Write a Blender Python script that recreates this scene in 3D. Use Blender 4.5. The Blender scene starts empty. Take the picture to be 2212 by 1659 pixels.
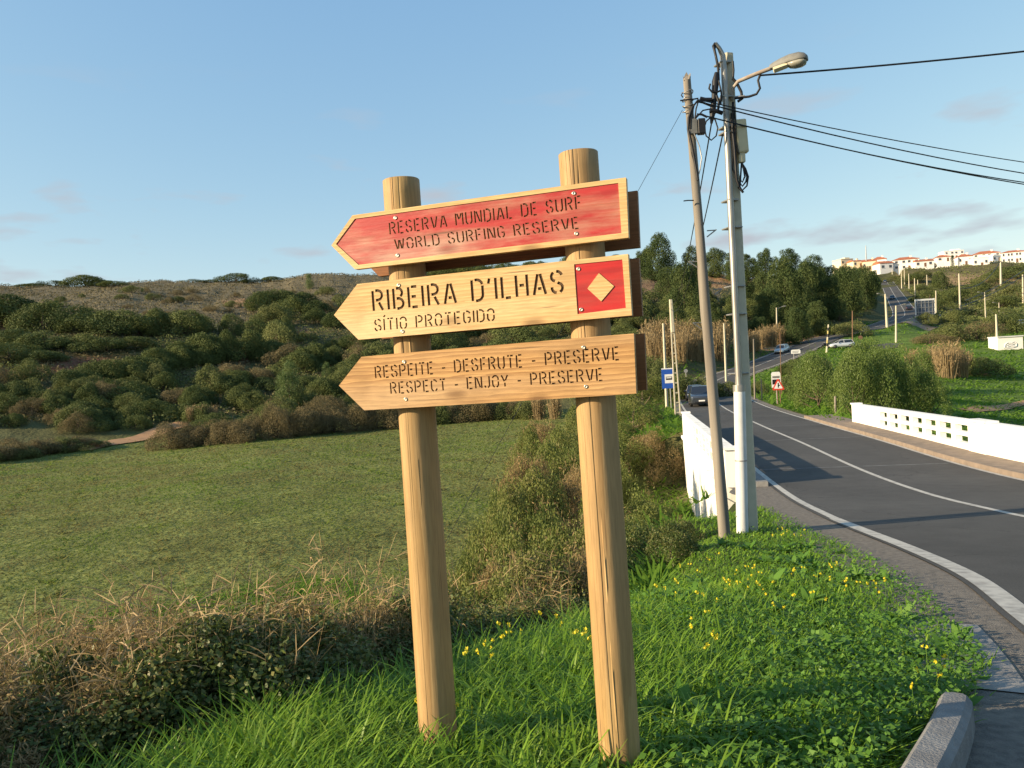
import bpy, bmesh, math, random
import numpy as np
from mathutils import Vector, Matrix
from mathutils.geometry import delaunay_2d_cdt

R = math.radians
scene = bpy.context.scene
root = scene.collection
random.seed(7)

# ------------------------------------------------------------------ camera
EYE = 8.0                       # eye height above world zero (valley floor is near 2)
FPX, CX, CY = 1680.0, 1106.0, 829.5   # focal length / centre for a 2212 x 1659 picture
PITCH, ROLL = R(1.16), R(3.3)
F_ = Vector((0, math.cos(PITCH), -math.sin(PITCH)))
R0 = Vector((1, 0, 0)); U0 = Vector((0, math.sin(PITCH), math.cos(PITCH)))
RI = R0 * math.cos(ROLL) - U0 * math.sin(ROLL)
UI = R0 * math.sin(ROLL) + U0 * math.cos(ROLL)
cam_d = bpy.data.cameras.new('camera')
cam_d.sensor_width = 36.0
cam_d.lens = 36.0 * FPX / 2212.0
cam_d.clip_start = 0.05
cam_d.clip_end = 6000
cam = bpy.data.objects.new('camera', cam_d)
root.objects.link(cam)
m = Matrix((RI, UI, -F_)).transposed().to_4x4()
m.translation = Vector((0, 0, EYE))
cam.matrix_world = m
scene.camera = cam

# ------------------------------------------------------------------ light
SUN_EL = R(19.0)
SUN_H = Vector((-0.957, -0.29)).normalized()      # horizontal direction towards the sun
to_sun = Vector((SUN_H.x * math.cos(SUN_EL), SUN_H.y * math.cos(SUN_EL), math.sin(SUN_EL)))
sun_d = bpy.data.lights.new('sun', 'SUN')
sun_d.energy = 5.0
sun_d.angle = R(0.53)
sun_d.color = (1.0, 0.81, 0.55)
sun = bpy.data.objects.new('sun', sun_d)
root.objects.link(sun)
sun.rotation_euler = to_sun.to_track_quat('Z', 'Y').to_euler()
sun.location = (-30, -10, 40)

world = bpy.data.worlds.new('World')
scene.world = world
world.use_nodes = True
wn, wl = world.node_tree.nodes, world.node_tree.links
bg = wn['Background']
sky = wn.new('ShaderNodeTexSky')
sky.sky_type = 'NISHITA'
sky.sun_disc = False
sky.sun_elevation = SUN_EL
sky.sun_rotation = math.atan2(SUN_H.x, SUN_H.y)
sky.altitude = 20
sky.air_density = 1.0
sky.dust_density = 0.6
sky.ozone_density = 1.6
# thin low clouds all round the horizon
tc = wn.new('ShaderNodeTexCoord')
mp = wn.new('ShaderNodeMapping'); mp.inputs['Scale'].default_value = (3.6, 3.6, 13.0)
mp.inputs['Location'].default_value = (2.702, -6.26, 4.926)
nz = wn.new('ShaderNodeTexNoise'); nz.inputs['Scale'].default_value = 1.7
nz.inputs['Detail'].default_value = 4; nz.inputs['Roughness'].default_value = 0.5
cr = wn.new('ShaderNodeValToRGB')
cr.color_ramp.elements[0].position = 0.57; cr.color_ramp.elements[0].color = (0, 0, 0, 1)
cr.color_ramp.elements[1].position = 0.70; cr.color_ramp.elements[1].color = (0.92, 0.92, 0.92, 1)
sep = wn.new('ShaderNodeSeparateXYZ')
mr = wn.new('ShaderNodeMapRange')
mr.inputs['From Min'].default_value = 0.36; mr.inputs['From Max'].default_value = 0.20
mul = wn.new('ShaderNodeMath'); mul.operation = 'MULTIPLY'
mix = wn.new('ShaderNodeMix'); mix.data_type = 'RGBA'
mix.inputs['B'].default_value = (2.35, 2.5, 2.78, 1)
wl.new(tc.outputs['Generated'], mp.inputs['Vector'])
wl.new(mp.outputs['Vector'], nz.inputs['Vector'])
wl.new(nz.outputs['Fac'], cr.inputs['Fac'])
wl.new(tc.outputs['Generated'], sep.inputs['Vector'])
wl.new(sep.outputs['Z'], mr.inputs['Value'])
wl.new(cr.outputs['Color'], mul.inputs[0]); wl.new(mr.outputs['Result'], mul.inputs[1])
wl.new(mul.outputs['Value'], mix.inputs['Factor'])
# the camera's tone response, the same over the whole sky
sc_ = wn.new('ShaderNodeSeparateColor'); cc_ = wn.new('ShaderNodeCombineColor')
wl.new(sky.outputs['Color'], sc_.inputs['Color'])
for ch, g_, k_ in (('Red', .757, 1.15), ('Green', .565, 1.58), ('Blue', .30, 2.42)):
    pw = wn.new('ShaderNodeMath'); pw.operation = 'POWER'; pw.inputs[1].default_value = g_
    ml = wn.new('ShaderNodeMath'); ml.operation = 'MULTIPLY'; ml.inputs[1].default_value = k_
    wl.new(sc_.outputs[ch], pw.inputs[0]); wl.new(pw.outputs[0], ml.inputs[0]); wl.new(ml.outputs[0], cc_.inputs[ch])
wl.new(cc_.outputs['Color'], mix.inputs['A'])
wl.new(mix.outputs['Result'], bg.inputs['Color'])
bg.inputs['Strength'].default_value = 0.109

scene.view_settings.view_transform = 'Standard'
scene.view_settings.look = 'None'
scene.view_settings.gamma = 1.0
scene.view_settings.exposure = 1.0
scene.view_settings.use_curve_mapping = False
scene.cycles.max_bounces = 6
scene.cycles.transparent_max_bounces = 6
scene.cycles.use_denoising = True

# ------------------------------------------------------------------ helpers
def ray(px, py):
    d = F_ + RI * ((px - CX) / FPX) + UI * ((CY - py) / FPX)
    return d / d.y

def at(px, py, Y):
    "world point seen at photo position (px, py), Y metres ahead"
    d = ray(px, py)
    return Vector((0, 0, EYE)) + d * Y

def to_px(x, y, z):
    v = np.stack([np.asarray(x, float), np.asarray(y, float), np.asarray(z, float) - EYE], -1)
    a = v @ np.array(RI); b = v @ np.array(UI); c = v @ np.array(F_)
    c = np.where(c < 0.05, 0.05, c)
    return CX + FPX * a / c, CY - FPX * b / c

def link(o, parent=None):
    root.objects.link(o)
    if parent is not None:
        o.parent = parent
    return o

def tag(o, label=None, cat=None, group=None, kind=None):
    if label: o['label'] = label
    if cat: o['category'] = cat
    if group: o['group'] = group
    if kind: o['kind'] = kind
    return o

def thing(name, label, cat, loc=(0, 0, 0), rotz=0.0, group=None, scale=None):
    o = bpy.data.objects.new(name, None)
    o.empty_display_size = 0.2
    o.location = loc
    o.rotation_euler = (0, 0, rotz)
    if scale is not None: o.scale = scale
    link(o)
    return tag(o, label, cat, group)

def np_mesh(name, verts, faces, mats, smooth=False, fmat=None):
    "verts Nx3, faces MxK (K = 3 or 4)"
    verts = np.asarray(verts, np.float32); faces = np.asarray(faces, np.int32)
    me = bpy.data.meshes.new(name)
    k = faces.shape[1]
    me.vertices.add(len(verts)); me.vertices.foreach_set('co', verts.ravel())
    me.loops.add(faces.size); me.loops.foreach_set('vertex_index', faces.ravel())
    me.polygons.add(len(faces))
    me.polygons.foreach_set('loop_start', np.arange(0, faces.size, k, dtype=np.int32))
    me.polygons.foreach_set('loop_total', np.full(len(faces), k, np.int32))
    if smooth: me.polygons.foreach_set('use_smooth', np.ones(len(faces), bool))
    if fmat is not None: me.polygons.foreach_set('material_index', np.asarray(fmat, np.int32))
    for mt in (mats if isinstance(mats, (list, tuple)) else [mats]): me.materials.append(mt)
    me.update(calc_edges=True)
    me.validate()
    return me

class MB:
    "mesh builder: collects polygons, builds one mesh object"
    def __init__(s): s.v = []; s.f = []; s.m = []; s.sm = []
    def add(s, vs, fs, mi=0, smooth=False):
        n = len(s.v); s.v += [tuple(v) for v in vs]
        for f in fs: s.f.append(tuple(i + n for i in f)); s.m.append(mi); s.sm.append(smooth)
        return s
    def box(s, c, size, M=None, mi=0, taper=1.0, bev=0.0):
        x, y, z = [a / 2 for a in size]
        if bev > 0:
            b = min(bev, x * .9, y * .9, z * .9)
            pts = []
            for (sx, sy) in ((-1, -1), (1, -1), (1, 1), (-1, 1)):
                pts.append((sx, sy))
            rings = []
            for zz, ins in ((-z, b), (-z + b, 0), (z - b, 0), (z, b)):
                ring = []
                for (sx, sy) in pts:
                    X, Yy = x - ins, y - ins
                    if (sx, sy) in ((-1, -1), (1, 1)):
                        ring += [(sx * X, sy * (Yy - b * .7), zz), (sx * (X - b * .7), sy * Yy, zz)]
                    else:
                        ring += [(sx * (X - b * .7), sy * Yy, zz), (sx * X, sy * (Yy - b * .7), zz)]
                rings.append(ring)
            vs = [Vector(p) for r in rings for p in r]
            fs = [tuple(range(7, -1, -1)), tuple(range(24, 32))]
            for r in range(3):
                for i in range(8):
                    j = (i + 1) % 8
                    fs.append((r * 8 + i, r * 8 + j, r * 8 + 8 + j, r * 8 + 8 + i))
        else:
            t = taper
            vs = [Vector(p) for p in ((-x, -y, -z), (x, -y, -z), (x, y, -z), (-x, y, -z),
                  (-x * t, -y * t, z), (x * t, -y * t, z), (x * t, y * t, z), (-x * t, y * t, z))]
            fs = [(3, 2, 1, 0), (4, 5, 6, 7), (0, 1, 5, 4), (1, 2, 6, 5), (2, 3, 7, 6), (3, 0, 4, 7)]
        c = Vector(c)
        vs = [((M @ v) if M else v) + c for v in vs]
        return s.add(vs, fs, mi)
    def tube(s, pts, r, n=8, mi=0, caps=True, smooth=True):
        pts = [Vector(p) for p in pts]
        rs = r if isinstance(r, (list, tuple)) else [r] * len(pts)
        vs, fs = [], []
        up = None
        for i, p in enumerate(pts):
            t = (pts[min(i + 1, len(pts) - 1)] - pts[max(i - 1, 0)])
            if t.length < 1e-9: t = Vector((0, 0, 1))
            t.normalize()
            if up is None:
                up = Vector((1, 0, 0)) if abs(t.x) < .9 else Vector((0, 1, 0))
            a = (up - t * up.dot(t)).normalized(); b = t.cross(a); up = a
            for k in range(n):
                an = 2 * math.pi * k / n
                vs.append(p + (a * math.cos(an) + b * math.sin(an)) * rs[i])
        for i in range(len(pts) - 1):
            for k in range(n):
                j = (k + 1) % n
                fs.append((i * n + k, i * n + j, i * n + n + j, i * n + n + k))
        s.add(vs, fs, mi, smooth)
        if caps:
            s.add(vs[:n], [tuple(range(n - 1, -1, -1))], mi)
            s.add(vs[-n:], [tuple(range(n))], mi)
        return s
    def loft(s, rings, mi=0, smooth=True, caps=True):
        n = len(rings[0]); vs = [v for r in rings for v in r]; fs = []
        for i in range(len(rings) - 1):
            for k in range(n):
                j = (k + 1) % n
                fs.append((i * n + k, i * n + j, i * n + n + j, i * n + n + k))
        s.add(vs, fs, mi, smooth)
        if caps:
            s.add(rings[0], [tuple(range(n - 1, -1, -1))], mi); s.add(rings[-1], [tuple(range(n))], mi)
        return s
    def prism(s, poly, z0, z1, M=None, mi=0):
        n = len(poly)
        vs = [Vector((p[0], p[1], z0)) for p in poly] + [Vector((p[0], p[1], z1)) for p in poly]
        if M: vs = [M @ v for v in vs]
        fs = [tuple(range(n - 1, -1, -1)), tuple(range(n, 2 * n))]
        fs += [(i, (i + 1) % n, n + (i + 1) % n, n + i) for i in range(n)]
        return s.add(vs, fs, mi)
    def mesh(s, name, mats):
        me = bpy.data.meshes.new(name)
        me.from_pydata(s.v, [], s.f)
        for mt in (mats if isinstance(mats, (list, tuple)) else [mats]): me.materials.append(mt)
        me.polygons.foreach_set('material_index', s.m)
        me.polygons.foreach_set('use_smooth', s.sm)
        me.update()
        return me
    def build(s, name, mats, parent=None):
        return link(bpy.data.objects.new(name, s.mesh(name, mats)), parent)

# ------------------------------------------------------------------ materials
def mat(name, col, rough=0.8, metal=0.0, col2=None, scale=5.0, stretch=None, bump=0.0, bscale=None, spec=0.3, detail=5, lo=0.3, hi=0.7, coat=0.0):
    mt = bpy.data.materials.new(name); mt.use_nodes = True
    n, l = mt.node_tree.nodes, mt.node_tree.links
    b = n['Principled BSDF']
    b.inputs['Base Color'].default_value = (*col, 1)
    b.inputs['Roughness'].default_value = rough
    b.inputs['Metallic'].default_value = metal
    b.inputs['Specular IOR Level'].default_value = spec
    if coat: b.inputs['Coat Weight'].default_value = coat
    if col2 is not None or bump:
        tc = n.new('ShaderNodeTexCoord'); mp = n.new('ShaderNodeMapping')
        if stretch: mp.inputs['Scale'].default_value = stretch
        l.new(tc.outputs['Object'], mp.inputs['Vector'])
        nz = n.new('ShaderNodeTexNoise'); nz.inputs['Scale'].default_value = scale; nz.inputs['Detail'].default_value = detail
        l.new(mp.outputs['Vector'], nz.inputs['Vector'])
        if col2 is not None:
            r = n.new('ShaderNodeValToRGB')
            r.color_ramp.elements[0].position = lo; r.color_ramp.elements[1].position = hi
            r.color_ramp.elements[0].color = (*col, 1); r.color_ramp.elements[1].color = (*col2, 1)
            l.new(nz.outputs['Fac'], r.inputs['Fac']); l.new(r.outputs['Color'], b.inputs['Base Color'])
        if bump:
            bn = n.new('ShaderNodeBump'); bn.inputs['Strength'].default_value = bump
            bn.inputs['Distance'].default_value = 0.02
            if bscale:
                n2 = n.new('ShaderNodeTexNoise'); n2.inputs['Scale'].default_value = bscale; n2.inputs['Detail'].default_value = 6
                l.new(mp.outputs['Vector'], n2.inputs['Vector']); l.new(n2.outputs['Fac'], bn.inputs['Height'])
            else:
                l.new(nz.outputs['Fac'], bn.inputs['Height'])
            l.new(bn.outputs['Normal'], b.inputs['Normal'])
    return mt

def leaf_mat(name, cols, rough=0.55, trans=0.3, patch=0.6, pscale=0.9, spec=0.3):
    "colour varies leaf by leaf and in soft patches"
    mt = bpy.data.materials.new(name); mt.use_nodes = True
    n, l = mt.node_tree.nodes, mt.node_tree.links
    b = n['Principled BSDF']; out = n['Material Output']
    g = n.new('ShaderNodeNewGeometry'); oi = n.new('ShaderNodeObjectInfo')
    nz = n.new('ShaderNodeTexNoise'); nz.inputs['Scale'].default_value = pscale; nz.inputs['Detail'].default_value = 2
    l.new(g.outputs['Position'], nz.inputs['Vector'])
    a = n.new('ShaderNodeMath'); a.operation = 'MULTIPLY'; a.inputs[1].default_value = 1.0 - patch
    l.new(g.outputs['Random Per Island'], a.inputs[0])
    c = n.new('ShaderNodeMapRange'); c.inputs['From Min'].default_value = .3; c.inputs['From Max'].default_value = .7
    c.inputs['To Max'].default_value = patch * 0.7
    l.new(nz.outputs['Fac'], c.inputs['Value'])
    d = n.new('ShaderNodeMath'); d.operation = 'MULTIPLY_ADD'; d.inputs[1].default_value = patch * 0.3
    l.new(oi.outputs['Random'], d.inputs[0]); l.new(c.outputs['Result'], d.inputs[2])
    e = n.new('ShaderNodeMath'); e.operation = 'ADD'
    l.new(a.outputs[0], e.inputs[0]); l.new(d.outputs[0], e.inputs[1])
    r = n.new('ShaderNodeValToRGB')
    els = r.color_ramp.elements
    while len(els) < len(cols): els.new(0.5)
    for i, cc in enumerate(cols):
        els[i].position = i / (len(cols) - 1); els[i].color = (*cc, 1)
    l.new(e.outputs[0], r.inputs['Fac'])
    l.new(r.outputs['Color'], b.inputs['Base Color'])
    b.inputs['Roughness'].default_value = rough
    b.inputs['Specular IOR Level'].default_value = spec
    t = n.new('ShaderNodeBsdfTranslucent'); l.new(r.outputs['Color'], t.inputs['Color'])
    mx = n.new('ShaderNodeMixShader'); mx.inputs['Fac'].default_value = trans
    l.new(b.outputs['BSDF'], mx.inputs[1]); l.new(t.outputs['BSDF'], mx.inputs[2])
    l.new(mx.outputs['Shader'], out.inputs['Surface'])
    return mt

def wood_mat(name, c1, c2, c3, axis='X', ring=22.0, bump=0.25, stain=None):
    "pine: long grain lines, soft blotches, a few knots"
    mt = bpy.data.materials.new(name); mt.use_nodes = True
    n, l = mt.node_tree.nodes, mt.node_tree.links
    b = n['Principled BSDF']; b.inputs['Roughness'].default_value = .62; b.inputs['Specular IOR Level'].default_value = .25
    tc = n.new('ShaderNodeTexCoord'); mp = n.new('ShaderNodeMapping')
    mp.inputs['Scale'].default_value = {'X': (.10, 1, 1), 'Z': (1, 1, .07)}[axis]
    l.new(tc.outputs['Object'], mp.inputs['Vector'])
    big = n.new('ShaderNodeTexNoise'); big.inputs['Scale'].default_value = 6; big.inputs['Detail'].default_value = 2
    l.new(mp.outputs['Vector'], big.inputs['Vector'])
    w = n.new('ShaderNodeTexWave'); w.bands_direction = {'X': 'Z', 'Z': 'X'}[axis]; w.wave_profile = 'SAW'
    w.inputs['Scale'].default_value = ring; w.inputs['Distortion'].default_value = 9; w.inputs['Detail'].default_value = 3
    w.inputs['Detail Scale'].default_value = 1.2
    l.new(mp.outputs['Vector'], w.inputs['Vector'])
    fine = n.new('ShaderNodeTexNoise'); fine.inputs['Scale'].default_value = 130; fine.inputs['Detail'].default_value = 3
    l.new(mp.outputs['Vector'], fine.inputs['Vector'])
    m1 = n.new('ShaderNodeMix'); m1.data_type = 'RGBA'; m1.inputs['A'].default_value = (*c1, 1); m1.inputs['B'].default_value = (*c2, 1)
    l.new(w.outputs['Fac'], m1.inputs['Factor'])
    m2 = n.new('ShaderNodeMix'); m2.data_type = 'RGBA'; m2.inputs['B'].default_value = (*c3, 1)
    mr = n.new('ShaderNodeMapRange'); mr.inputs['From Min'].default_value = .48; mr.inputs['From Max'].default_value = .72; mr.inputs['To Max'].default_value = .75
    l.new(big.outputs['Fac'], mr.inputs['Value']); l.new(mr.outputs['Result'], m2.inputs['Factor'])
    l.new(m1.outputs['Result'], m2.inputs['A'])
    m3 = n.new('ShaderNodeMix'); m3.data_type = 'RGBA'; m3.blend_type = 'MULTIPLY'; m3.inputs['Factor'].default_value = .55
    fr = n.new('ShaderNodeMapRange'); fr.inputs['From Min'].default_value = .3; fr.inputs['From Max'].default_value = .6; fr.inputs['To Min'].default_value = .62
    l.new(fine.outputs['Fac'], fr.inputs['Value'])
    l.new(m2.outputs['Result'], m3.inputs['A']); l.new(fr.outputs['Result'], m3.inputs['B'])
    last = m3.outputs['Result']
    # knots
    mp2 = n.new('ShaderNodeMapping'); mp2.inputs['Scale'].default_value = {'X': (2.2, 5, 5), 'Z': (6, 6, 3.4)}[axis]
    l.new(tc.outputs['Object'], mp2.inputs['Vector'])
    vo = n.new('ShaderNodeTexVoronoi'); vo.inputs['Scale'].default_value = 1.0
    l.new(mp2.outputs['Vector'], vo.inputs['Vector'])
    kr = n.new('ShaderNodeMapRange'); kr.inputs['From Min'].default_value = .14 if axis == 'X' else .10; kr.inputs['From Max'].default_value = .05 if axis == 'X' else .02; kr.inputs['To Max'].default_value = .7 if axis == 'X' else .45
    l.new(vo.outputs['Distance'], kr.inputs['Value'])
    m4 = n.new('ShaderNodeMix'); m4.data_type = 'RGBA'; m4.inputs['B'].default_value = (c2[0] * .35, c2[1] * .3, c2[2] * .3, 1)
    l.new(kr.outputs['Result'], m4.inputs['Factor']); l.new(last, m4.inputs['A']); last = m4.outputs['Result']
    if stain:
        # weathered paint: stain worn through in long streaks, made paler to paint in glare
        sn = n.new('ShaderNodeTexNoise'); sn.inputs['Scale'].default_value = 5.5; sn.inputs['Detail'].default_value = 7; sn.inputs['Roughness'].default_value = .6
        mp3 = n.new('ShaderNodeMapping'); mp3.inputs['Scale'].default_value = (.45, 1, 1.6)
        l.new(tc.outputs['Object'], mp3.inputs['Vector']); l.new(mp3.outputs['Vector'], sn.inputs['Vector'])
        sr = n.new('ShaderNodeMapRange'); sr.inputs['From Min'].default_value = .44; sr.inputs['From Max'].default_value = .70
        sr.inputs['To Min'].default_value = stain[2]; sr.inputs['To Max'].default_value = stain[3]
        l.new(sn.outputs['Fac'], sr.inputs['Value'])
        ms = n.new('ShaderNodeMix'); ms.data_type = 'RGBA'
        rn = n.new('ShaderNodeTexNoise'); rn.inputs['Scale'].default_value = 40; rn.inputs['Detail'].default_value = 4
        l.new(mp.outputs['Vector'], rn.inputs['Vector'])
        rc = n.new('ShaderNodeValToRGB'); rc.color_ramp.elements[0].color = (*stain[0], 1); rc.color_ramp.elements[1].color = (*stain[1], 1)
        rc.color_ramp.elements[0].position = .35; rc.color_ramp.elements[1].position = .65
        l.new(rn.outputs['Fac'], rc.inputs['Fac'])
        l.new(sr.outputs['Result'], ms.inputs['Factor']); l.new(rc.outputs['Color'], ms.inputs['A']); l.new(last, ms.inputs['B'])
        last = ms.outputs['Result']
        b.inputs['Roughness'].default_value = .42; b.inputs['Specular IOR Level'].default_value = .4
    mp4 = n.new('ShaderNodeMapping'); mp4.inputs['Scale'].default_value = {'X': (1.6, 20, 62), 'Z': (50, 50, 1.0)}[axis]
    l.new(tc.outputs['Object'], mp4.inputs['Vector'])
    ck = n.new('ShaderNodeTexNoise'); ck.inputs['Scale'].default_value = 1.5; ck.inputs['Detail'].default_value = 1.5
    l.new(mp4.outputs['Vector'], ck.inputs['Vector'])
    c2_ = n.new('ShaderNodeMapRange'); c2_.inputs['From Min'].default_value = .685; c2_.inputs['From Max'].default_value = .74; c2_.inputs['To Max'].default_value = .62
    l.new(ck.outputs['Fac'], c2_.inputs['Value'])
    m5 = n.new('ShaderNodeMix'); m5.data_type = 'RGBA'; m5.inputs['B'].default_value = (.10, .06, .03, 1)
    l.new(c2_.outputs['Result'], m5.inputs['Factor']); l.new(last, m5.inputs['A'])
    # greyed, sun-bleached and damp-stained areas
    wz = n.new('ShaderNodeTexNoise'); wz.inputs['Scale'].default_value = 4.5; wz.inputs['Detail'].default_value = 5
    l.new(tc.outputs['Object'], wz.inputs['Vector'])
    wr_ = n.new('ShaderNodeMapRange'); wr_.inputs['From Min'].default_value = .52; wr_.inputs['From Max'].default_value = .75; wr_.inputs['To Max'].default_value = .5
    l.new(wz.outputs['Fac'], wr_.inputs['Value'])
    m6 = n.new('ShaderNodeMix'); m6.data_type = 'RGBA'; m6.inputs['B'].default_value = (c2[0] * .72, c2[1] * .78, c2[2] * .85, 1)
    l.new(wr_.outputs['Result'], m6.inputs['Factor']); l.new(m5.outputs['Result'], m6.inputs['A'])
    last = m5.outputs['Result'] if stain else m6.outputs['Result']
    l.new(last, b.inputs['Base Color'])
    bn = n.new('ShaderNodeBump'); bn.inputs['Strength'].default_value = bump; bn.inputs['Distance'].default_value = .003
    l.new(fine.outputs['Fac'], bn.inputs['Height']); l.new(bn.outputs['Normal'], b.inputs['Normal'])
    return mt

M = {}
M['board'] = wood_mat('board pine', (.66, .445, .205), (.50, .30, .12), (.72, .53, .30))
M['board_old'] = wood_mat('weathered pine', (.54, .315, .125), (.31, .16, .06), (.50, .34, .19), ring=16)
M['board_edge'] = wood_mat('board rim pine', (.66, .45, .21), (.53, .32, .13), (.70, .50, .25))
M['red'] = wood_mat('red stained pine', (.5, .3, .2), (.4, .18, .1), (.6, .45, .34), stain=((.40, .022, .022), (.31, .017, .017), 0.02, 0.88))  # heavy wear here also paints whitish glare into the red
M['red_strong'] = wood_mat('red paint', (.5, .3, .2), (.4, .18, .1), (.6, .45, .34), stain=((.44, .016, .016), (.32, .014, .014), 0.0, 0.12))
M['back_board'] = wood_mat('back board stain', (.26, .11, .04), (.20, .08, .03), (.30, .14, .06))
M['post'] = wood_mat('round post pine', (.41, .27, .125), (.34, .21, .09), (.31, .21, .075), axis='Z', ring=3.5)
M['crack'] = mat('drying crack', (.05, .03, .015), .9)
M['groove'] = mat('dark groove', (.055, .032, .016), .9, col2=(.10, .06, .03), scale=60)  # letter floors, dark brown all over
M['screw'] = mat('zinc screw', (.55, .50, .40), .35, .8)
M['old_wood'] = mat('old pole wood', (.265, .235, .195), .9, col2=(.13, .112, .092), scale=7, stretch=(1, 1, .06), bump=.4)
M['concrete'] = mat('pole concrete', (.52, .47, .35), .85, col2=(.43, .39, .29), scale=6, bump=.2, bscale=60)
M['conc_grey'] = mat('kerb concrete', (.24, .235, .225), .9, col2=(.16, .155, .15), scale=9, bump=.5, bscale=70)
M['slab'] = mat('pale concrete slab', (.27, .255, .235), .9, col2=(.17, .16, .15), scale=4, bump=.4, bscale=50)
M['galv'] = mat('galvanised steel', (.36, .35, .32), .42, .6, col2=(.25, .24, .22), scale=9, stretch=(1, 1, .3))
M['pvc'] = mat('pale grey sleeve', (.60, .61, .60), .45, col2=(.50, .51, .50), scale=5)
M['black_rubber'] = mat('black cable', (.012, .012, .014), .5)
M['cream'] = mat('cream fuse box', (.60, .54, .36), .55, col2=(.52, .46, .30), scale=5)
M['lamp_grey'] = mat('lamp housing', (.19, .19, .175), .6, col2=(.14, .14, .13), scale=12)
M['lamp_glass'] = mat('lamp bowl', (.30, .29, .24), .25, spec=.6)
M['arm'] = mat('rusty arm', (.33, .30, .26), .7, col2=(.28, .19, .12), scale=10)
M['white'] = mat('white limewash', (.78, .765, .71), .85, col2=(.50, .475, .42), scale=1.6, stretch=(1, 1, .45), detail=8, bump=.25, bscale=40, lo=.50, hi=.86)
M['house_white'] = mat('house white', (.78, .76, .72), .8, col2=(.70, .67, .62), scale=.5)
M['house_cream'] = mat('house cream', (.70, .60, .42), .8, col2=(.62, .53, .38), scale=.5)
M['house_pale'] = mat('house pale grey', (.62, .62, .62), .8, col2=(.55, .55, .55), scale=.5)
M['tiles'] = mat('clay roof tiles', (.42, .15, .075), .85, col2=(.30, .10, .05), scale=1.5, bump=.3)
M['house_glass'] = mat('dark window', (.05, .055, .065), .2, spec=.6)
M['door'] = mat('door paint', (.16, .09, .06), .6)
M['asphalt'] = mat('asphalt', (.072, .068, .062), .85, col2=(.052, .050, .047), scale=.7, bump=.5, bscale=130, spec=.35)
M['paint'] = mat('road paint', (.46, .44, .39), .75, col2=(.26, .245, .22), scale=7, lo=.45, hi=.72, bump=.2, bscale=90)
M['paint_faint'] = mat('worn road paint', (.20, .20, .195), .8, col2=(.07, .07, .07), scale=5)
M['gravel'] = mat('gravel shoulder', (.21, .185, .155), .95, col2=(.11, .10, .088), scale=14, bump=.9, bscale=90)
M['footway'] = mat('footway', (.25, .195, .15), .9, col2=(.17, .135, .105), scale=3, bump=.5, bscale=60)
M['dirt'] = mat('orange dirt', (.40, .22, .11), .95, col2=(.32, .19, .10), scale=1.2, bump=.5, bscale=8)
M['blue_sign'] = mat('blue sign paint', (.02, .08, .36), .4)
M['white_sign'] = mat('white sign paint', (.72, .72, .70), .45, col2=(.62, .62, .6), scale=4)
M['red_sign'] = mat('red sign paint', (.55, .05, .03), .45)
M['black'] = mat('black paint', (.015, .015, .017), .5)
M['yellow_paint'] = mat('yellow paint', (.42, .34, .13), .7)
M['steel'] = mat('sign steel', (.35, .34, .33), .5, .6)
M['board_back'] = mat('hoarding back', (.075, .10, .14), .6, col2=(.05, .07, .10), scale=.8)
M['rust_wood'] = mat('brown stake', (.20, .115, .07), .85, col2=(.13, .08, .05), scale=4, stretch=(1, 1, .2))
M['glass'] = mat('car glass', (.018, .022, .028), .08, spec=.7)
M['tyre'] = mat('tyre', (.018, .018, .018), .85)
M['rim'] = mat('rim', (.45, .45, .46), .35, .7)
M['headlight'] = mat('headlight glass', (.72, .74, .78), .12, spec=.7)
M['plate'] = mat('number plate', (.7, .7, .68), .5)
M['grille'] = mat('grille', (.02, .02, .022), .4)
for k, c in {'dark': (.045, .052, .062), 'navy': (.018, .024, .042), 'silver': (.36, .43, .46), 'whitecar': (.62, .63, .64)}.items():
    M['car_' + k] = mat('car paint ' + k, c, .28, .3, spec=.5, coat=.6)
M['bark'] = mat('bark', (.12, .085, .06), .95, col2=(.07, .05, .035), scale=6, stretch=(1, 1, .25), bump=.5)
M['twig'] = mat('bare twig', (.24, .175, .12), .9)
M['stem_green'] = mat('flower stem', (.08, .16, .02), .6)
M['petal'] = leaf_mat('yellow petal', [(.70, .56, .015), (.80, .66, .03), (.82, .72, .08)], .5, .35)

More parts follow.
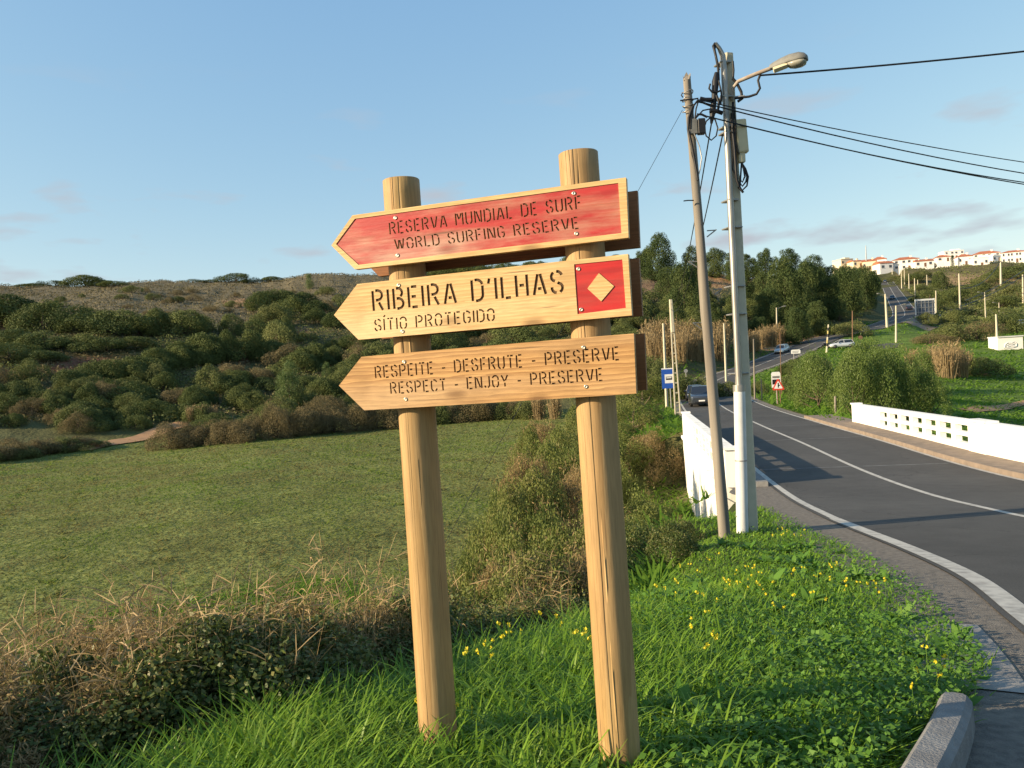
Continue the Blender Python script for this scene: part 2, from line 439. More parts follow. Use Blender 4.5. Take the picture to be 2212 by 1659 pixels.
def asphalt_mat():
    mt = bpy.data.materials.new('worn asphalt'); mt.use_nodes = True
    n, l = mt.node_tree.nodes, mt.node_tree.links; b = n['Principled BSDF']
    b.inputs['Roughness'].default_value = .85; b.inputs['Specular IOR Level'].default_value = .3
    g = n.new('ShaderNodeNewGeometry')
    def noise(sc, det, lo, hi, a, b_):
        z = n.new('ShaderNodeTexNoise'); z.inputs['Scale'].default_value = sc; z.inputs['Detail'].default_value = det; l.new(g.outputs['Position'], z.inputs['Vector'])
        r = n.new('ShaderNodeMapRange'); r.inputs['From Min'].default_value = lo; r.inputs['From Max'].default_value = hi; r.inputs['To Min'].default_value = a; r.inputs['To Max'].default_value = b_
        l.new(z.outputs['Fac'], r.inputs['Value']); return r.outputs['Result'], z
    def times(p, q):
        m_ = n.new('ShaderNodeMath'); m_.operation = 'MULTIPLY'; l.new(p, m_.inputs[0]); l.new(q, m_.inputs[1]); return m_.outputs[0]
    big, _ = noise(.22, 4, .35, .65, .82, 1.14); mid, _ = noise(2.3, 6, .3, .7, .88, 1.10); fine, fz = noise(85, 2, .3, .7, .72, 1.30)
    warp = n.new('ShaderNodeTexNoise'); warp.inputs['Scale'].default_value = 1.2; warp.inputs['Detail'].default_value = 4; l.new(g.outputs['Position'], warp.inputs['Vector'])
    ad = n.new('ShaderNodeVectorMath'); ad.operation = 'ADD'; l.new(g.outputs['Position'], ad.inputs[0]); l.new(warp.outputs['Color'], ad.inputs[1])
    vo = n.new('ShaderNodeTexVoronoi'); vo.feature = 'DISTANCE_TO_EDGE'; vo.inputs['Scale'].default_value = .22; l.new(ad.outputs[0], vo.inputs['Vector'])
    cr_ = n.new('ShaderNodeMapRange'); cr_.inputs['From Min'].default_value = .0012; cr_.inputs['From Max'].default_value = .004; cr_.inputs['To Min'].default_value = .55; l.new(vo.outputs['Distance'], cr_.inputs['Value'])
    k = times(times(times(big, mid), fine), cr_.outputs['Result'])
    sc = n.new('ShaderNodeVectorMath'); sc.operation = 'SCALE'; sc.inputs[0].default_value = (.064, .0605, .0555); l.new(k, sc.inputs['Scale']); l.new(sc.outputs['Vector'], b.inputs['Base Color'])
    bn = n.new('ShaderNodeBump'); bn.inputs['Strength'].default_value = .5; bn.inputs['Distance'].default_value = .006; l.new(fz.outputs['Fac'], bn.inputs['Height']); l.new(bn.outputs['Normal'], b.inputs['Normal'])
    return mt
M['asphalt'] = asphalt_mat()
# foliage kinds
M['lentisk'] = leaf_mat('dark evergreen leaf', [(.040, .060, .021), (.070, .095, .029), (.115, .137, .040), (.152, .166, .053)], .7, .2, .6, .12, spec=.15)
M['olive'] = leaf_mat('olive green leaf', [(.063, .086, .028), (.105, .128, .040), (.153, .167, .056), (.202, .195, .077)], .7, .25, .55, .15, spec=.15)
M['drybush'] = leaf_mat('dry bush leaf', [(.105, .094, .044), (.154, .127, .061), (.209, .165, .088), (.132, .132, .050)], .8, .25, .5, .3, spec=.1)
M['pine'] = leaf_mat('pine needle', [(.024, .046, .018), (.046, .075, .024), (.083, .110, .035), (.116, .138, .046)], .7, .25, .6, .2, spec=.15)
M['pine_light'] = leaf_mat('light pine needle', [(.07, .11, .03), (.10, .15, .04), (.14, .18, .06)], .6, .25, .4, .5)
M['tamarisk'] = leaf_mat('fresh bush leaf', [(.057, .098, .021), (.098, .149, .030), (.138, .190, .040), (.184, .218, .057)], .5, .3, .6, .6)
M['bramble'] = leaf_mat('bramble leaf', [(.034, .058, .016), (.062, .095, .022), (.106, .140, .034), (.157, .162, .050), (.213, .134, .062)], .5, .3, .35, 1.2, spec=.3)
M['bramble_dry'] = leaf_mat('dry bramble stem', [(.09, .10, .025), (.20, .15, .06), (.32, .23, .115), (.44, .32, .17)], .7, .3, .4, 1.5, spec=.12)
M['hedge_mix'] = leaf_mat('bank shrub leaf', [(.060, .090, .022), (.120, .150, .034), (.174, .192, .048), (.216, .174, .084)], .6, .3, .55, .8, spec=.2)
M['cane'] = leaf_mat('dry cane', [(.215, .151, .069), (.323, .230, .112), (.411, .303, .167)], .7, .2, .4, .7)
M['cane_far'] = leaf_mat('far dry cane', [(.204, .145, .068), (.272, .198, .098), (.306, .233, .128)], .7, .2, .4, .2)
M['grass'] = leaf_mat('lush grass', [(.075, .164, .010), (.127, .247, .016), (.193, .329, .026), (.285, .389, .054)], .45, .45, .4, 1.1, spec=.35)
M['weed'] = leaf_mat('broad weed leaf', [(.050, .131, .015), (.088, .194, .022), (.131, .256, .037), (.188, .312, .062)], .45, .4, .4, 1.0, spec=.3)
M['field_tuft'] = leaf_mat('field grass', [(.103, .211, .029), (.150, .247, .037), (.196, .242, .054), (.228, .205, .075), (.181, .156, .061)], .8, .5, .72, .22, spec=.1)
M['field_fresh'] = leaf_mat('fresh field grass', [(.108, .211, .024), (.144, .258, .030), (.194, .305, .047)], .7, .5, .6, .3, spec=.1)
M['heath'] = leaf_mat('heath scrub', [(.12, .10, .055), (.165, .14, .08), (.14, .125, .058), (.085, .09, .036)], .85, .15, .7, .08, spec=.1)

# ------------------------------------------------------------------ road alignment (left painted edge, eye-relative heights)
ROAD_W = 6.2
left_pts = [(-3.2, -4.6, -0.95), (-1.2, -2.2, -1.2), (.75, .2, -1.45), (2.35, 2.6, -1.72), (3.3, 4.5, -1.98), (3.97, 6.2, -2.2), (4.62, 8.03, -2.42), (5.2, 10.4, -2.72),
            (5.63, 12.96, -3.0), (6.05, 15.4, -3.25), (6.77, 19.4, -3.58), (7.88, 25.4, -3.85), (9.2, 33.8, -3.9),
            (10.75, 44.5, -3.97), (13.6, 62, -4.08), (17.9, 84, -3.98), (21.3, 97, -3.7), (25.9, 110, -3.3),
            (31.3, 119, -2.6), (36.5, 125.5, -1.9), (44.1, 135, -.48), (52.1, 146, .87), (60.4, 157, 2.3), (68.5, 166, 3.3),
            (78, 177, 4.1), (94, 197, 6.5), (109.5, 222, 8.9), (135, 276, 15.5), (165, 341, 24), (207, 432, 36), (245, 515, 44), (290, 620, 48)]
def catmull(P, per=14):
    P = np.array(P, float); out = []
    for i in range(len(P) - 1):
        p0 = P[max(i - 1, 0)]; p1 = P[i]; p2 = P[i + 1]; p3 = P[min(i + 2, len(P) - 1)]
        for t in np.linspace(0, 1, per, endpoint=False):
            out.append(.5 * (2 * p1 + (p2 - p0) * t + (2 * p0 - 5 * p1 + 4 * p2 - p3) * t * t + (3 * p1 - p0 - 3 * p2 + p3) * t ** 3))
    out.append(P[-1]); return np.array(out)
RL = catmull(left_pts)
tan = np.gradient(RL[:, :2], axis=0); tan /= np.linalg.norm(tan, axis=1)[:, None]
RN = np.stack([tan[:, 1], -tan[:, 0]], 1)          # to the right
RC = RL.copy(); RC[:, :2] += RN * ROAD_W / 2
RT = tan
def road_pt(i, s, dz=0.0):
    "point at station i, s metres right of the centre"
    return (RC[i, 0] + RN[i, 0] * s, RC[i, 1] + RN[i, 1] * s, RC[i, 2] + EYE + dz)
def station(Y):
    return int(np.argmin(np.abs(RC[:, 1] - Y)))
BR0, BR1 = 20.5, 41.5       # the bridge

# ------------------------------------------------------------------ terrain
ctrl = []
def cp(x, y, z): ctrl.append((x, y, z))
def cpx(px, py, Y):
    p = at(px, py, Y); ctrl.append((p.x, p.y, p.z - EYE))
# verge and bank
for c in [(.35, 3.0, -1.61), (-.35, 3.25, -1.60), (-1.2, 3.7, -1.64), (-2.2, 3.1, -1.72), (-2.9, 2.4, -1.8), (-2.7, 3.5, -2.05), (-1.9, 4.1, -2.0), (-.55, 4.9, -1.87), (.5, 6, -2.0), (1.1, 7, -2.12),
          (2.4, 11, -2.66), (3.1, 15, -3.1), (1.5, 3.0, -1.66), (2.1, 3.8, -1.78), (2.5, 4.8, -1.93), (3.1, 6.5, -2.18), (3.6, 8.3, -2.42), (4.1, 10.5, -2.72), (4.7, 13.8, -3.08), (5.3, 17.5, -3.4),
          (0, 1.2, -1.48), (-2, 1.0, -1.48), (-5, 2, -1.9), (-3.4, 4.3, -2.05), (-2.2, 5.3, -2.35), (-1.2, 6.4, -2.75), (-.3, 7.4, -3.0), (.6, 8.6, -3.1), (1.2, 10.5, -3.35), (2.0, 13.5, -4.0),
          (-6, 6, -3.4), (-4, 8, -3.9), (-2, 9.5, -4.3), (-.5, 11, -4.6), (.8, 14, -5.0), (2.0, 17.5, -5.2), (-8, 11, -5.4), (-4, 14, -5.9), (0, 17, -6.05), (3, 22, -6.4), (4.6, 20, -5.2),
          (6, 27, -7.0), (6.4, 33, -7.3), (7.6, 40, -7.4), (4.5, 38, -6.9), (9, 46, -5.6), (10, 56, -4.9), (12, 70, -4.4),
          (7.8, 24, -7.6), (16.5, 22, -6.3), (17.5, 30, -6.6), (19, 40, -6.2), (20, 50, -4.7), (24, 62, -4.6), (28, 80, -4.2)]: cp(*c)
for c in [(-12, 18, -6.2), (0, 25, -6.2), (-10, 30, -6.2), (-25, 30, -6.2), (-40, 45, -6.2), (-20, 50, -6.2), (0, 50, -6.2), (2, 75, -6.2), (-25, 75, -6.2), (-50, 68, -6.2), (-90, 50, -6.0), (4, 62, -6.1), (7, 88, -6.0), (-10, 90, -6.2)]: cp(*c)
# left hillside
for c in [(0, 985, 82), (0, 900, 97), (0, 740, 132), (0, 640, 190), (0, 618, 240), (350, 955, 90), (350, 880, 104), (350, 740, 140), (350, 640, 205), (350, 613, 260),
          (700, 915, 98), (700, 860, 112), (700, 740, 150), (700, 640, 215), (700, 592, 275), (1000, 850, 120), (1000, 740, 155), (1000, 630, 230), (1000, 582, 295),
          (1300, 800, 125), (1300, 700, 165), (1300, 620, 240), (1300, 585, 300), (1440, 830, 95), (1480, 780, 122), (1560, 740, 140), (1500, 690, 165), (1500, 630, 220), (1500, 590, 290),
          (1700, 700, 185), (1700, 650, 230), (1700, 610, 300), (1840, 670, 215), (1850, 620, 290), (1870, 590, 430), (1700, 590, 420), (-400, 900, 90), (-400, 700, 150), (-400, 640, 230)]: cpx(*c)
# right hand valley and hill
for c in [(2212, 640, 320), (2212, 566, 440), (2050, 574, 432), (1960, 580, 436), (2130, 570, 432), (2100, 600, 390), (2050, 640, 330), (2100, 690, 225), (2212, 690, 215), (2212, 757, 125), (2080, 752, 132), (2212, 830, 82), (2212, 905, 58), (2100, 870, 60), (1980, 870, 54),
          (1960, 745, 140), (2000, 720, 180), (1830, 757, 150), (1780, 790, 95), (1720, 840, 75), (1900, 830, 78), (2030, 800, 90), (2500, 700, 180), (2500, 800, 90), (2600, 1000, 40), (2700, 600, 450)]: cpx(*c)
for c in [(60, 10, -4.5), (40, 22, -5.2), (30, 5, -3), (-100, 20, -6), (-60, 5, -5), (-30, 4, -4.6), (-30, -30, -2.5), (0, -30, -.6), (30, -30, -.6), (-300, 100, 25), (400, 100, 8),
          (-400, 500, 30), (-100, 500, 32), (100, 520, 30), (320, 640, 48), (500, 640, 52), (0, 1400, 34), (600, 1400, 48), (-700, 1300, 30), (900, 700, 45), (-60, -200, 0), (100, -200, 0)]: cp(*c)
for i in range(0, len(RC), 10):
    if BR0 - 1 < RC[i, 1] < BR1 + 1: continue
    for s in (-4.4, 4.4): cp(*[a - (EYE if k == 2 else 0) for k, a in enumerate(road_pt(i, s))])
ctrl = np.array(ctrl)
def uv(x, y):
    r = np.sqrt(x * x + (y + 3) ** 2); return np.stack([np.arctan2(x, y + 3) * 1.6, np.log(r + 1.5)], -1)
CU = uv(ctrl[:, 0], ctrl[:, 1])
_d = np.linalg.norm(CU[:, None] - CU[None], axis=-1)
_n = len(CU)
_A = np.zeros((_n + 3, _n + 3)); _A[:_n, :_n] = _d + np.eye(_n) * -0.004
_A[:_n, _n] = 1; _A[:_n, _n + 1:] = CU; _A[_n, :_n] = 1; _A[_n + 1:, :_n] = CU.T
_w = np.linalg.solve(_A, np.concatenate([ctrl[:, 2], np.zeros(3)]))
def sstep(a, b, x):
    t = np.clip((x - a) / (b - a), 0, 1); return t * t * (3 - 2 * t)
def road_rel(x, y):
    "nearest road station and signed side distance"
    idx = np.empty(len(x), int)
    for a in range(0, len(x), 20000):
        dx = x[a:a + 20000, None] - RC[None, :, 0]; dy = y[a:a + 20000, None] - RC[None, :, 1]
        idx[a:a + 20000] = np.argmin(dx * dx + dy * dy, 1)
    ex = x - RC[idx, 0]; ey = y - RC[idx, 1]
    s = ex * RN[idx, 0] + ey * RN[idx, 1]
    al = ex * RT[idx, 0] + ey * RT[idx, 1]
    g = np.gradient(RC[:, 2]) / np.maximum(np.linalg.norm(np.gradient(RC[:, :2], axis=0), axis=1), 1e-6)
    return idx, s, RC[idx, 2] + g[idx] * al, np.abs(al)
_rs = np.random.RandomState(3)
_ph = _rs.rand(12, 4)
def lumps(x, y):
    z = 0
    for k in range(12):
        f = .12 * 1.45 ** k; a = _ph[k, 0] * 6.28
        z = z + np.sin((x * math.cos(a) + y * math.sin(a)) * f + _ph[k, 1] * 6.28) * (0.5 / (1 + .9 * k))
    return z
def Harr(x, y):
    x = np.asarray(x, float).ravel(); y = np.asarray(y, float).ravel()
    z = np.empty(len(x))
    for a in range(0, len(x), 20000):
        U = uv(x[a:a + 20000], y[a:a + 20000])
        D = np.linalg.norm(U[:, None] - CU[None], axis=-1)
        z[a:a + 20000] = D @ _w[:_n] + _w[_n] + U @ _w[_n + 1:]
    r = np.sqrt(x * x + y * y)
    z += lumps(x, y) * np.clip((r - 40) / 200, 0.02, 1.1) * np.where((z < -5.6) & (r < 110), .12, 1)
    idx, s, zr, al = road_rel(x, y)
    Y = RC[idx, 1]
    bridge = (Y > BR0) & (Y < BR1)
    li = np.where(bridge, 4.0, np.where(Y < 20, 3.75, 4.2)); lo = np.where(bridge, 4.35, np.where(Y < 20, 4.6, 9.0))
    ri = np.where(bridge, 4.9, 4.3); ro = np.where(bridge, 5.3, 9.0)
    w = np.where(s < 0, 1 - sstep(li, lo, -s), 1 - sstep(ri, ro, s))
    w = np.where(al > 3, 0, w)
    base = zr - np.where(np.abs(s) < 3.45, .16, .045)
    return z * (1 - w) + base * w + EYE
def H(x, y): return float(Harr([x], [y])[0])

ang = np.concatenate([np.linspace(-180, -46, 68, endpoint=False), np.linspace(-46, 46, 430, endpoint=False), np.linspace(46, 180, 68, endpoint=False)])
rad = np.exp(np.linspace(math.log(.5), math.log(1600), 250))
A, RR = np.meshgrid(np.radians(ang), rad)
gx = (RR * np.sin(A)).ravel(); gy = (RR * np.cos(A)).ravel()
gz = Harr(gx, gy)
na, nr = len(ang), len(rad)
ii, jj = np.meshgrid(np.arange(nr - 1), np.arange(na), indexing='ij')
q = np.stack([ii * na + jj, ii * na + (jj + 1) % na, (ii + 1) * na + (jj + 1) % na, (ii + 1) * na + jj], -1).reshape(-1, 4)
gv = np.stack([gx, gy, gz], 1)
gv = np.vstack([gv, [[0, 0, H(0, 0)]]])
me = np_mesh('ground', gv, q[:, ::-1], [])
# base colours of the different soils
gr = np.sqrt(gx ** 2 + gy ** 2); zr_ = gz - EYE
idx_, s_, _, _ = road_rel(gx, gy)
ppx, ppy = to_px(gx, gy, gz)
front = gy > 2
nzv = lumps(gx * 3, gy * 3) * .5
col = np.zeros((len(gx), 3)); col[:] = (.085, .085, .035)
def paint(maskw, c):
    global col
    wv = np.clip(maskw, 0, 1)[:, None]; col = col * (1 - wv) + np.array(c)[None] * wv
paint((gr < 22) * 1.0, (.040, .052, .016))
fieldw = sstep(-5.3, -5.8, zr_) * (gx < 7) * (gr < 130)
paint(fieldw, (.14, .155, .045))
paint(fieldw * sstep(26, 18, gr + nzv * 3), (.085, .15, .026))
hillw = sstep(6, 16, zr_ + nzv * 3) * (gx < 60) * (gr < 700)
paint(hillw, (.145, .12, .07))
rightw = (gx > 14) * (s_ > 4) * front
paint(rightw * 1.0, (.095, .15, .03))
paint(rightw * sstep(4, 14, zr_ + nzv * 4), (.115, .10, .045))
def px_spot(cx, cy, rx, ry, c, k=1.0):
    d = ((ppx - cx) / rx) ** 2 + ((ppy - cy + nzv * 3) / ry) ** 2
    paint(front * (gr > 30) * sstep(1.15, .75, d) * k, c)
px_spot(200, 792, 130, 17, (.17, .075, .045)); px_spot(520, 768, 60, 12, (.20, .085, .045)); px_spot(20, 800, 60, 10, (.19, .10, .06))
px_spot(600, 760, 40, 9, (.32, .20, .11)); px_spot(520, 655, 40, 10, (.32, .19, .10)); px_spot(880, 690, 30, 10, (.34, .21, .12)); px_spot(640, 715, 30, 8, (.34, .20, .11))
px_spot(1550, 600, 75, 22, (.36, .20, .10)); px_spot(1440, 620, 60, 22, (.13, .085, .055)); px_spot(1640, 615, 60, 14, (.33, .18, .09))
px_spot(2150, 640, 30, 16, (.30, .235, .15)); px_spot(2100, 680, 120, 10, (.26, .21, .13), .7)
px_spot(2120, 605, 90, 14, (.26, .18, .10)); px_spot(2010, 600, 40, 8, (.24, .19, .11))
ca = me.color_attributes.new('soil', 'FLOAT_COLOR', 'POINT')
buf = np.ones((len(gv), 4), np.float32); buf[:-1, :3] = col; buf[-1, :3] = col[0]
ca.data.foreach_set('color', buf.ravel())
gm = bpy.data.materials.new('ground soil'); gm.use_nodes = True
n, l = gm.node_tree.nodes, gm.node_tree.links
b = n['Principled BSDF']; b.inputs['Roughness'].default_value = .95; b.inputs['Specular IOR Level'].default_value = .1
at_ = n.new('ShaderNodeAttribute'); at_.attribute_name = 'soil'
g_ = n.new('ShaderNodeNewGeometry')
n1 = n.new('ShaderNodeTexNoise'); n1.inputs['Scale'].default_value = .35; n1.inputs['Detail'].default_value = 9; n1.inputs['Roughness'].default_value = .68
l.new(g_.outputs['Position'], n1.inputs['Vector'])
mr_ = n.new('ShaderNodeMapRange'); mr_.inputs['From Min'].default_value = .3; mr_.inputs['From Max'].default_value = .7; mr_.inputs['To Min'].default_value = .55; mr_.inputs['To Max'].default_value = 1.4
l.new(n1.outputs['Fac'], mr_.inputs['Value'])
vm = n.new('ShaderNodeVectorMath'); vm.operation = 'SCALE'
l.new(at_.outputs['Color'], vm.inputs[0]); l.new(mr_.outputs['Result'], vm.inputs['Scale'])
l.new(vm.outputs['Vector'], b.inputs['Base Color'])
bn = n.new('ShaderNodeBump'); bn.inputs['Strength'].default_value = .8; bn.inputs['Distance'].default_value = .25
n2 = n.new('ShaderNodeTexNoise'); n2.inputs['Scale'].default_value = 2.2; n2.inputs['Detail'].default_value = 8
l.new(g_.outputs['Position'], n2.inputs['Vector']); l.new(n2.outputs['Fac'], bn.inputs['Height']); l.new(bn.outputs['Normal'], b.inputs['Normal'])
me.materials.append(gm)
me.polygons.foreach_set('use_smooth', np.ones(len(me.polygons), bool))
ground = link(bpy.data.objects.new('ground', me)); tag(ground, kind='structure')

# ------------------------------------------------------------------ road
def ribbon(name, i0, i1, s0, s1, dz, m_, parent=None, step=1, jitter=0.0, thick=0.0):
    vs, fs = [], []
    ns = max(2, int(abs(s1 - s0) / 1.1) + 1)
    rr = random.Random(i0 * 7 + int(s0 * 10))
    rows = list(range(i0, i1 + 1, step))
    for i in rows:
        for k in range(ns):
            s = s0 + (s1 - s0) * k / (ns - 1)
            if jitter and k in (0,): s += rr.uniform(-jitter, jitter)
            vs.append(road_pt(i, s, dz))
    for a in range(len(rows) - 1):
        for k in range(ns - 1):
            fs.append((a * ns + k, a * ns + k + 1, (a + 1) * ns + k + 1, (a + 1) * ns + k))
    mb = MB(); mb.add(vs, fs, 0, True)
    return mb.build(name, m_, parent)
NI = len(RC) - 1
road = ribbon('road', 0, NI, -3.25, 3.25, 0.0, M['asphalt']); tag(road, kind='structure')
i_side = station(150)
ribbon('edge_line', 0, station(14), -3.19, -2.99, .005, M['paint'], road)
ribbon('edge_line', station(14), station(430), -3.16, -3.0, .006, M['paint'], road)
ribbon('centre_line', 0, station(430), -.07, .07, .006, M['paint'], road)
ribbon('edge_line', 0, station(146), 3.0, 3.14, .006, M['paint'], road)
ribbon('edge_line', station(158), station(430), 3.0, 3.14, .006, M['paint'], road)
for Yt, w_ in ((25.4, .10), (34.5, .10), (42, .09), (60, .12)):
    i = station(Yt); mb = MB(); vs = []
    for s in np.linspace(-2.95, 2.9, 9):
        p = road_pt(i, s, .005); t = RT[i]
        vs += [(p[0] - t[0] * w_ / 2, p[1] - t[1] * w_ / 2, p[2]), (p[0] + t[0] * w_ / 2, p[1] + t[1] * w_ / 2, p[2])]
    mb.add(vs, [(2 * k, 2 * k + 2, 2 * k + 3, 2 * k + 1) for k in range(8)]); mb.build('joint_line', M['paint_faint'], road)
sh = ribbon('road_shoulder', 0, station(21.6), -4.35, -3.24, -.012, M['gravel'], None, jitter=.12); tag(sh, kind='structure')
sh2 = ribbon('road_shoulder', station(42), station(140), 3.24, 3.75, -.02, M['gravel']); tag(sh2, kind='structure')
sh3 = ribbon('road_shoulder', station(45), station(140), -3.75, -3.24, -.02, M['gravel']); tag(sh3, kind='structure')
tag(ribbon('concrete_slab', station(2.7), station(4.6), -4.3, -3.5, -.004, M['slab'], None, jitter=.05), kind='structure')
# bridge footways, a kerb step above the road
def footway(name, s0, s1, Ya, Yb, m_):
    i0, i1 = station(Ya), station(Yb); mb = MB(); vs = []; fs = []
    for i in range(i0, i1 + 1):
        e0 = s0
        vs += [road_pt(i, s0, -.05), road_pt(i, s0, .13), road_pt(i, s1, .14), road_pt(i, s1, -.4)]
    for a in range(i1 - i0):
        for k in range(3): fs.append((a * 4 + k, a * 4 + k + 1, a * 4 + 5 + k, a * 4 + 4 + k))
    mb.add(vs, fs + [(3, 2, 1, 0), tuple(len(vs) - 4 + k for k in range(4))])
    o = mb.build(name, m_); tag(o, kind='structure'); return o
footway('pavement', 3.32, 4.75, 14, 47, M['footway'])
footway('pavement', -3.30, -4.14, 21.3, 44, M['conc_grey'])
kb = MB()
i0, i1 = station(14), station(47); vs, fs = [], []
for i in range(i0, i1 + 1): vs += [road_pt(i, 3.16, -.03), road_pt(i, 3.17, .15), road_pt(i, 3.315, .15), road_pt(i, 3.318, -.03)]
for a in range(i1 - i0):
    for k in range(3): fs.append((a * 4 + k, a * 4 + k + 1, a * 4 + 5 + k, a * 4 + 4 + k))
kb.add(vs, fs + [(3, 2, 1, 0), tuple(len(vs) - 4 + k for k in range(4))])
tag(kb.build('kerb', M['footway']), kind='structure')
# side road and dirt apron at the far junction
def patch(name, pts, m_, dz=.05, n=10):
    "four corner patch laid on the ground"
    P = [Vector((p[0], p[1], 0)) for p in pts]; vs = []; fs = []
    X, Yv = [], []
    for a in range(n + 1):
        for c in range(n + 1):
            u, v = a / n, c / n
            p = P[0] * (1 - u) * (1 - v) + P[1] * u * (1 - v) + P[2] * u * v + P[3] * (1 - u) * v
            X.append(p.x); Yv.append(p.y)
    Z = Harr(X, Yv) + dz
    fs = [(a * (n + 1) + c, (a + 1) * (n + 1) + c, (a + 1) * (n + 1) + c + 1, a * (n + 1) + c + 1) for a in range(n) for c in range(n)]
    o = MB().add(list(zip(X, Yv, Z)), fs, 0, True).build(name, m_); tag(o, kind='structure'); return o
def gpx(px, py, Y): p = at(px, py, Y); return (p.x, p.y)
iA, iB = station(146.5), station(152)
patch('side_road', [road_pt(iA, 3.0)[:2], road_pt(iA, 15)[:2], road_pt(iB, 15)[:2], road_pt(iB, 3.0)[:2]], M['asphalt'], .07)
iA, iB = station(185), station(222)
patch('dirt_layby', [road_pt(iA, 3.3)[:2], road_pt(iA, 9)[:2], road_pt(iB, 16)[:2], road_pt(iB, 3.3)[:2]], M['footway'], .12)
iA, iB = station(140), station(175)
patch('dirt_verge', [road_pt(iA, -7.5)[:2], road_pt(iA, -3.3)[:2], road_pt(iB, -3.3)[:2], road_pt(iB, -5.5)[:2]], M['dirt'], .10)
def path_strip(name, pts, w, m_, dz=.05):
    P = catmull([(p[0], p[1], 0) for p in pts], 8); T = np.gradient(P[:, :2], axis=0); T /= np.linalg.norm(T, axis=1)[:, None]
    L = P[:, :2] + np.stack([-T[:, 1], T[:, 0]], 1) * w / 2; Rr = P[:, :2] - np.stack([-T[:, 1], T[:, 0]], 1) * w / 2
    k = 5; rows = [L * (1 - a) + Rr * a for a in np.linspace(0, 1, k)]
    X = np.stack([r[:, 0] for r in rows], 1).ravel(); Yv = np.stack([r[:, 1] for r in rows], 1).ravel()
    Z = Harr(X, Yv) + dz; nn = len(P)
    fs = [(a * k + c, a * k + c + 1, (a + 1) * k + c + 1, (a + 1) * k + c) for a in range(nn - 1) for c in range(k - 1)]
    o = MB().add(list(zip(X, Yv, Z)), fs, 0, True).build(name, m_); tag(o, kind='structure'); return o
path_strip('dirt_path', [gpx(175, 962, 84), gpx(225, 956, 87), gpx(290, 949, 90), gpx(350, 941, 94), gpx(400, 936, 97)], 2.6, M['dirt'], .12)
path_strip('dirt_path', [gpx(2330, 840, 74), gpx(2212, 872, 66), gpx(2150, 890, 61), gpx(2090, 912, 55)], 1.1, M['dirt'], .06)

# ------------------------------------------------------------------ foreground kerb and slab
def kerb_run(pts, w, h, m_, name, label=None):
    P = catmull([(p[0], p[1], p[2]) for p in pts], 8); T = np.gradient(P[:, :2], axis=0); T /= np.linalg.norm(T, axis=1)[:, None]
    N = np.stack([T[:, 1], -T[:, 0]], 1)
    prof = [(-w / 2, -.25), (-w / 2, h - .02), (-w / 2 + .02, h), (w / 2 - .035, h), (w / 2 - .008, h - .03), (w / 2 + .015, -.25)]
    rings = []
    for k in range(len(P)):
        e = len(P) - 1 - k
        sc = 1.0 if e > 4 else (.55, .8, .92, .98, 1)[e]
        rings.append([Vector((P[k, 0] + N[k, 0] * a * sc, P[k, 1] + N[k, 1] * a * sc, P[k, 2] + (b_ if b_ < 0 else b_ * (1 if e > 1 else .9)))) for a, b_ in prof])
    mb = MB(); mb.loft(rings, 0, False)
    return mb.build(name, m_)
kz = lambda x, y: H(x, y) + .0
kerb = kerb_run([(x, y, kz(x, y)) for x, y in ((.42, 1.75), (.82, 2.15), (1.20, 2.55), (1.54, 2.98), (1.86, 3.42), (2.11, 3.80))], .15, .165, M['conc_grey'], 'kerb')
tag(kerb, kind='structure')

# ------------------------------------------------------------------ wooden signpost
def c1(x, y): return (707.8 + x * .3555, 309.7 + y * .3555)
def c2(x, y): return (1400.9 + x * .2444, 59 + y * .2444)
def c3(x, y): return (1364 + x * .2667, 457.1 + y * .2667)
def c4(x, y): return (1659 + x * .2667, 457.1 + y * .2667)
def c5(x, y): return (1364 + x * .489, 847.9 + y * .489)

SA = R(17.9)
SD = Vector((math.cos(SA), -math.sin(SA), 0)); SN = Vector((-math.sin(SA), -math.cos(SA), 0))
SP0 = at(1360, 620, 2.86)
CAM = Vector((0, 0, EYE))
sign_base = Vector((SP0.x, SP0.y, H(SP0.x, SP0.y)))
def on_sign(px, py, back=0.0):
    "photo position -> (along, height) in the plane 'back' metres behind the board fronts"
    d = ray(px, py); o = SP0 - SN * back
    k = (o - CAM).dot(SN) / d.dot(SN); h = CAM + d * k
    return Vector(((h - SP0).dot(SD), h.z - sign_base.z))
sign = thing('wooden_signpost', 'wooden signpost with three arrow boards on two round posts in the grass', 'signpost', sign_base, -SA)

